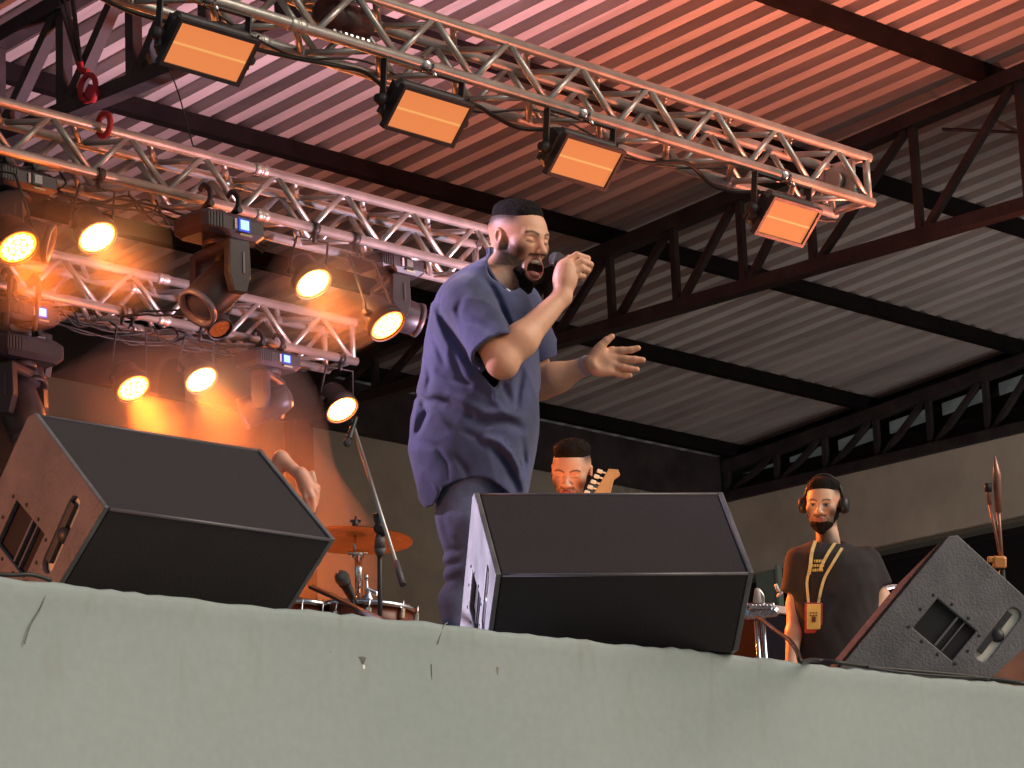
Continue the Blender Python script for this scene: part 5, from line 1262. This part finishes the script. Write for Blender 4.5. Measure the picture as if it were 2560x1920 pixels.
q = MB(); q.obox(np.array([c_[0], c_[1], FLOOR + hz_]), (td, tn, (0, 0, 1)), (np.linalg.norm(t1 - t0) / 2, .2, hz_), .01); q.build('body', mat('case_dark', (.012, .010, .016), .9, spec=.05, var=.2), kc)
q = MB(); q.obox(np.array([c_[0], c_[1], t0[2] - .02]), (td, tn, (0, 0, 1)), (np.linalg.norm(t1 - t0) / 2 + .01, .21, .019), .004); q.build('lid_edge', mat('pink_edge', (.55, .42, .42), .5, var=.1), kc)
sm = thing('small_clip', dep(779, 592, 16), 'small white clip standing on the dark case', 'clip'); q = MB(); q.obox(dep(780, 594, 16), (camR * .8 + camU * .6, camU, camF), (.018, .008, .010), .004); q.lathe(dep(777, 588, 16), camU - camR * .4, [(-.02, .010), (.02, .008)], 8); q.build('clip_body', mat('white_plastic', (.7, .68, .66), .5), sm)
# slim stand on the far right
rs_ = thing('folded_stand', onZ(1001, 780, FLOOR), 'slim reddish folded stand with an orange clamp rising behind the right monitor', 'stand'); dr = 13.0
M_COP = mat('coppery_metal', (.38, .20, .15), .35, .5, var=.2)
for a, b_, r in (((1002, 562), (998, 505), .0075), ((1001.5, 562), (989.5, 503), .0065), ((989.5, 504), (988, 485), .009)):
    MB().tube([dep(*a, dr), dep(*b_, dr)], r, 8).build('rod', M_COP, rs_)
MB().tube([dep(998.5, 512, dr), dep(997, 475, dr), dep(995, 456, dr)], .012, 8, radii=[.014, .017, .003]).build('tip', M_COP, rs_)
MB().tube([dep(988.3, 492, dr), dep(988, 483, dr)], .014, 8).build('rubber_end', M_BLACK, rs_)
q = MB(); q.obox(dep(999.5, 562, dr), (camR, camU, camF), (.026, .024, .02), .006); q.obox(dep(991, 559.5, dr), (camR, camU, camF), (.014, .012, .012), .004); q.build('clamp', mat('orange_clamp', (.75, .33, .10), .45), rs_)
b_ = dep(1002, 570, dr); e_ = b_.copy(); e_[2] = FLOOR + .01; MB().tube([b_, e_], .012, 8).build('pole', M_BLACK, rs_)
wb = MB(); wb.tube(curve_pts([dep(882, 583, 17.5), dep(886, 587.5, 17.5), dep(896, 586.5, 17.5), dep(915, 590, 17.5)], 5), .012, 8)
wb = wb.build('white_pipe', mat('white_pipe', (.55, .56, .55), .5)); tag(rebase(wb, dep(882, 583, 17.5)), "bent white pipe showing in the dark gap right of the man's elbow", 'pipe')
bx_ = thing('wooden_box', onZ(1030, 700, FLOOR), 'reddish brown box at the right edge of the photo below the right monitor', 'box')
q = MB(); p = onZ(1040, 712, FLOOR); q.obox((p[0] + .25, p[1] + .35, FLOOR + .16), ((.7, -.7, 0), (.7, .7, 0), (0, 0, 1)), (.25, .2, .155), .01); q.build('box_body', mat('brown_wood', (.22, .09, .05), .6, var=.3, vscale=6), bx_)
# cables along the stage lip
def lip(px, off=0., up=.012):
    y = 578 + .1055 * px; d = ray(px, y); q_ = E0; t = np.dot(q_ - CAM, en) / np.dot(d, en); p = CAM + d * t; p[2] = FLOOR + up; return p - en * off
cable('monitor_cable', [dep(757, 617, 12.4), dep(765, 622, 12.0), dep(775, 630, 11), dep(789, 640, 10.2), dep(797, 651, 9.8), dep(801, 662, 9.6), lip(812), lip(840, -.005), lip(880, .01), lip(930, -.006), lip(975, -.012), lip(1010, .01), lip(1060, .01)], .0075, 'black cable running from the silver stand along the stage lip to the right edge')
cable('lip_cable', [lip(865, -.01, .006), lip(900, -.012, .0), lip(950, -.014, .004), lip(990, -.014, .012), lip(1020, .0)], .005, 'second thin black cable on the stage lip below the right monitor')
cable('loop_cable', [lip(-10, .02), lip(12, .0), lip(30, -.01, .016), lip(50, -.004, .008)] , .006, 'thin cable resting on the stage lip at the left edge of the photo')
cable('hanging_cable', [lip(46, .0, .01), lip(44, -.012, -.02), lip(38, -.014, -.07), lip(28, -.012, -.12), lip(22, -.012, -.17)], .002, 'thin grey cable end hanging down the front wall at the left', m=mat('grey_cable', (.19, .21, .19), .6))
cable('frayed_wire', [lip(446, -.006, .006), lip(440, -.014, -.01), lip(434, -.014, -.06)], .002, 'short loose wire on the wall below the singer', m=mat('grey_cable', (.12, .13, .12), .6))
print('people', round(time.time() - T0, 1))
print('script', round(time.time() - T0, 1))
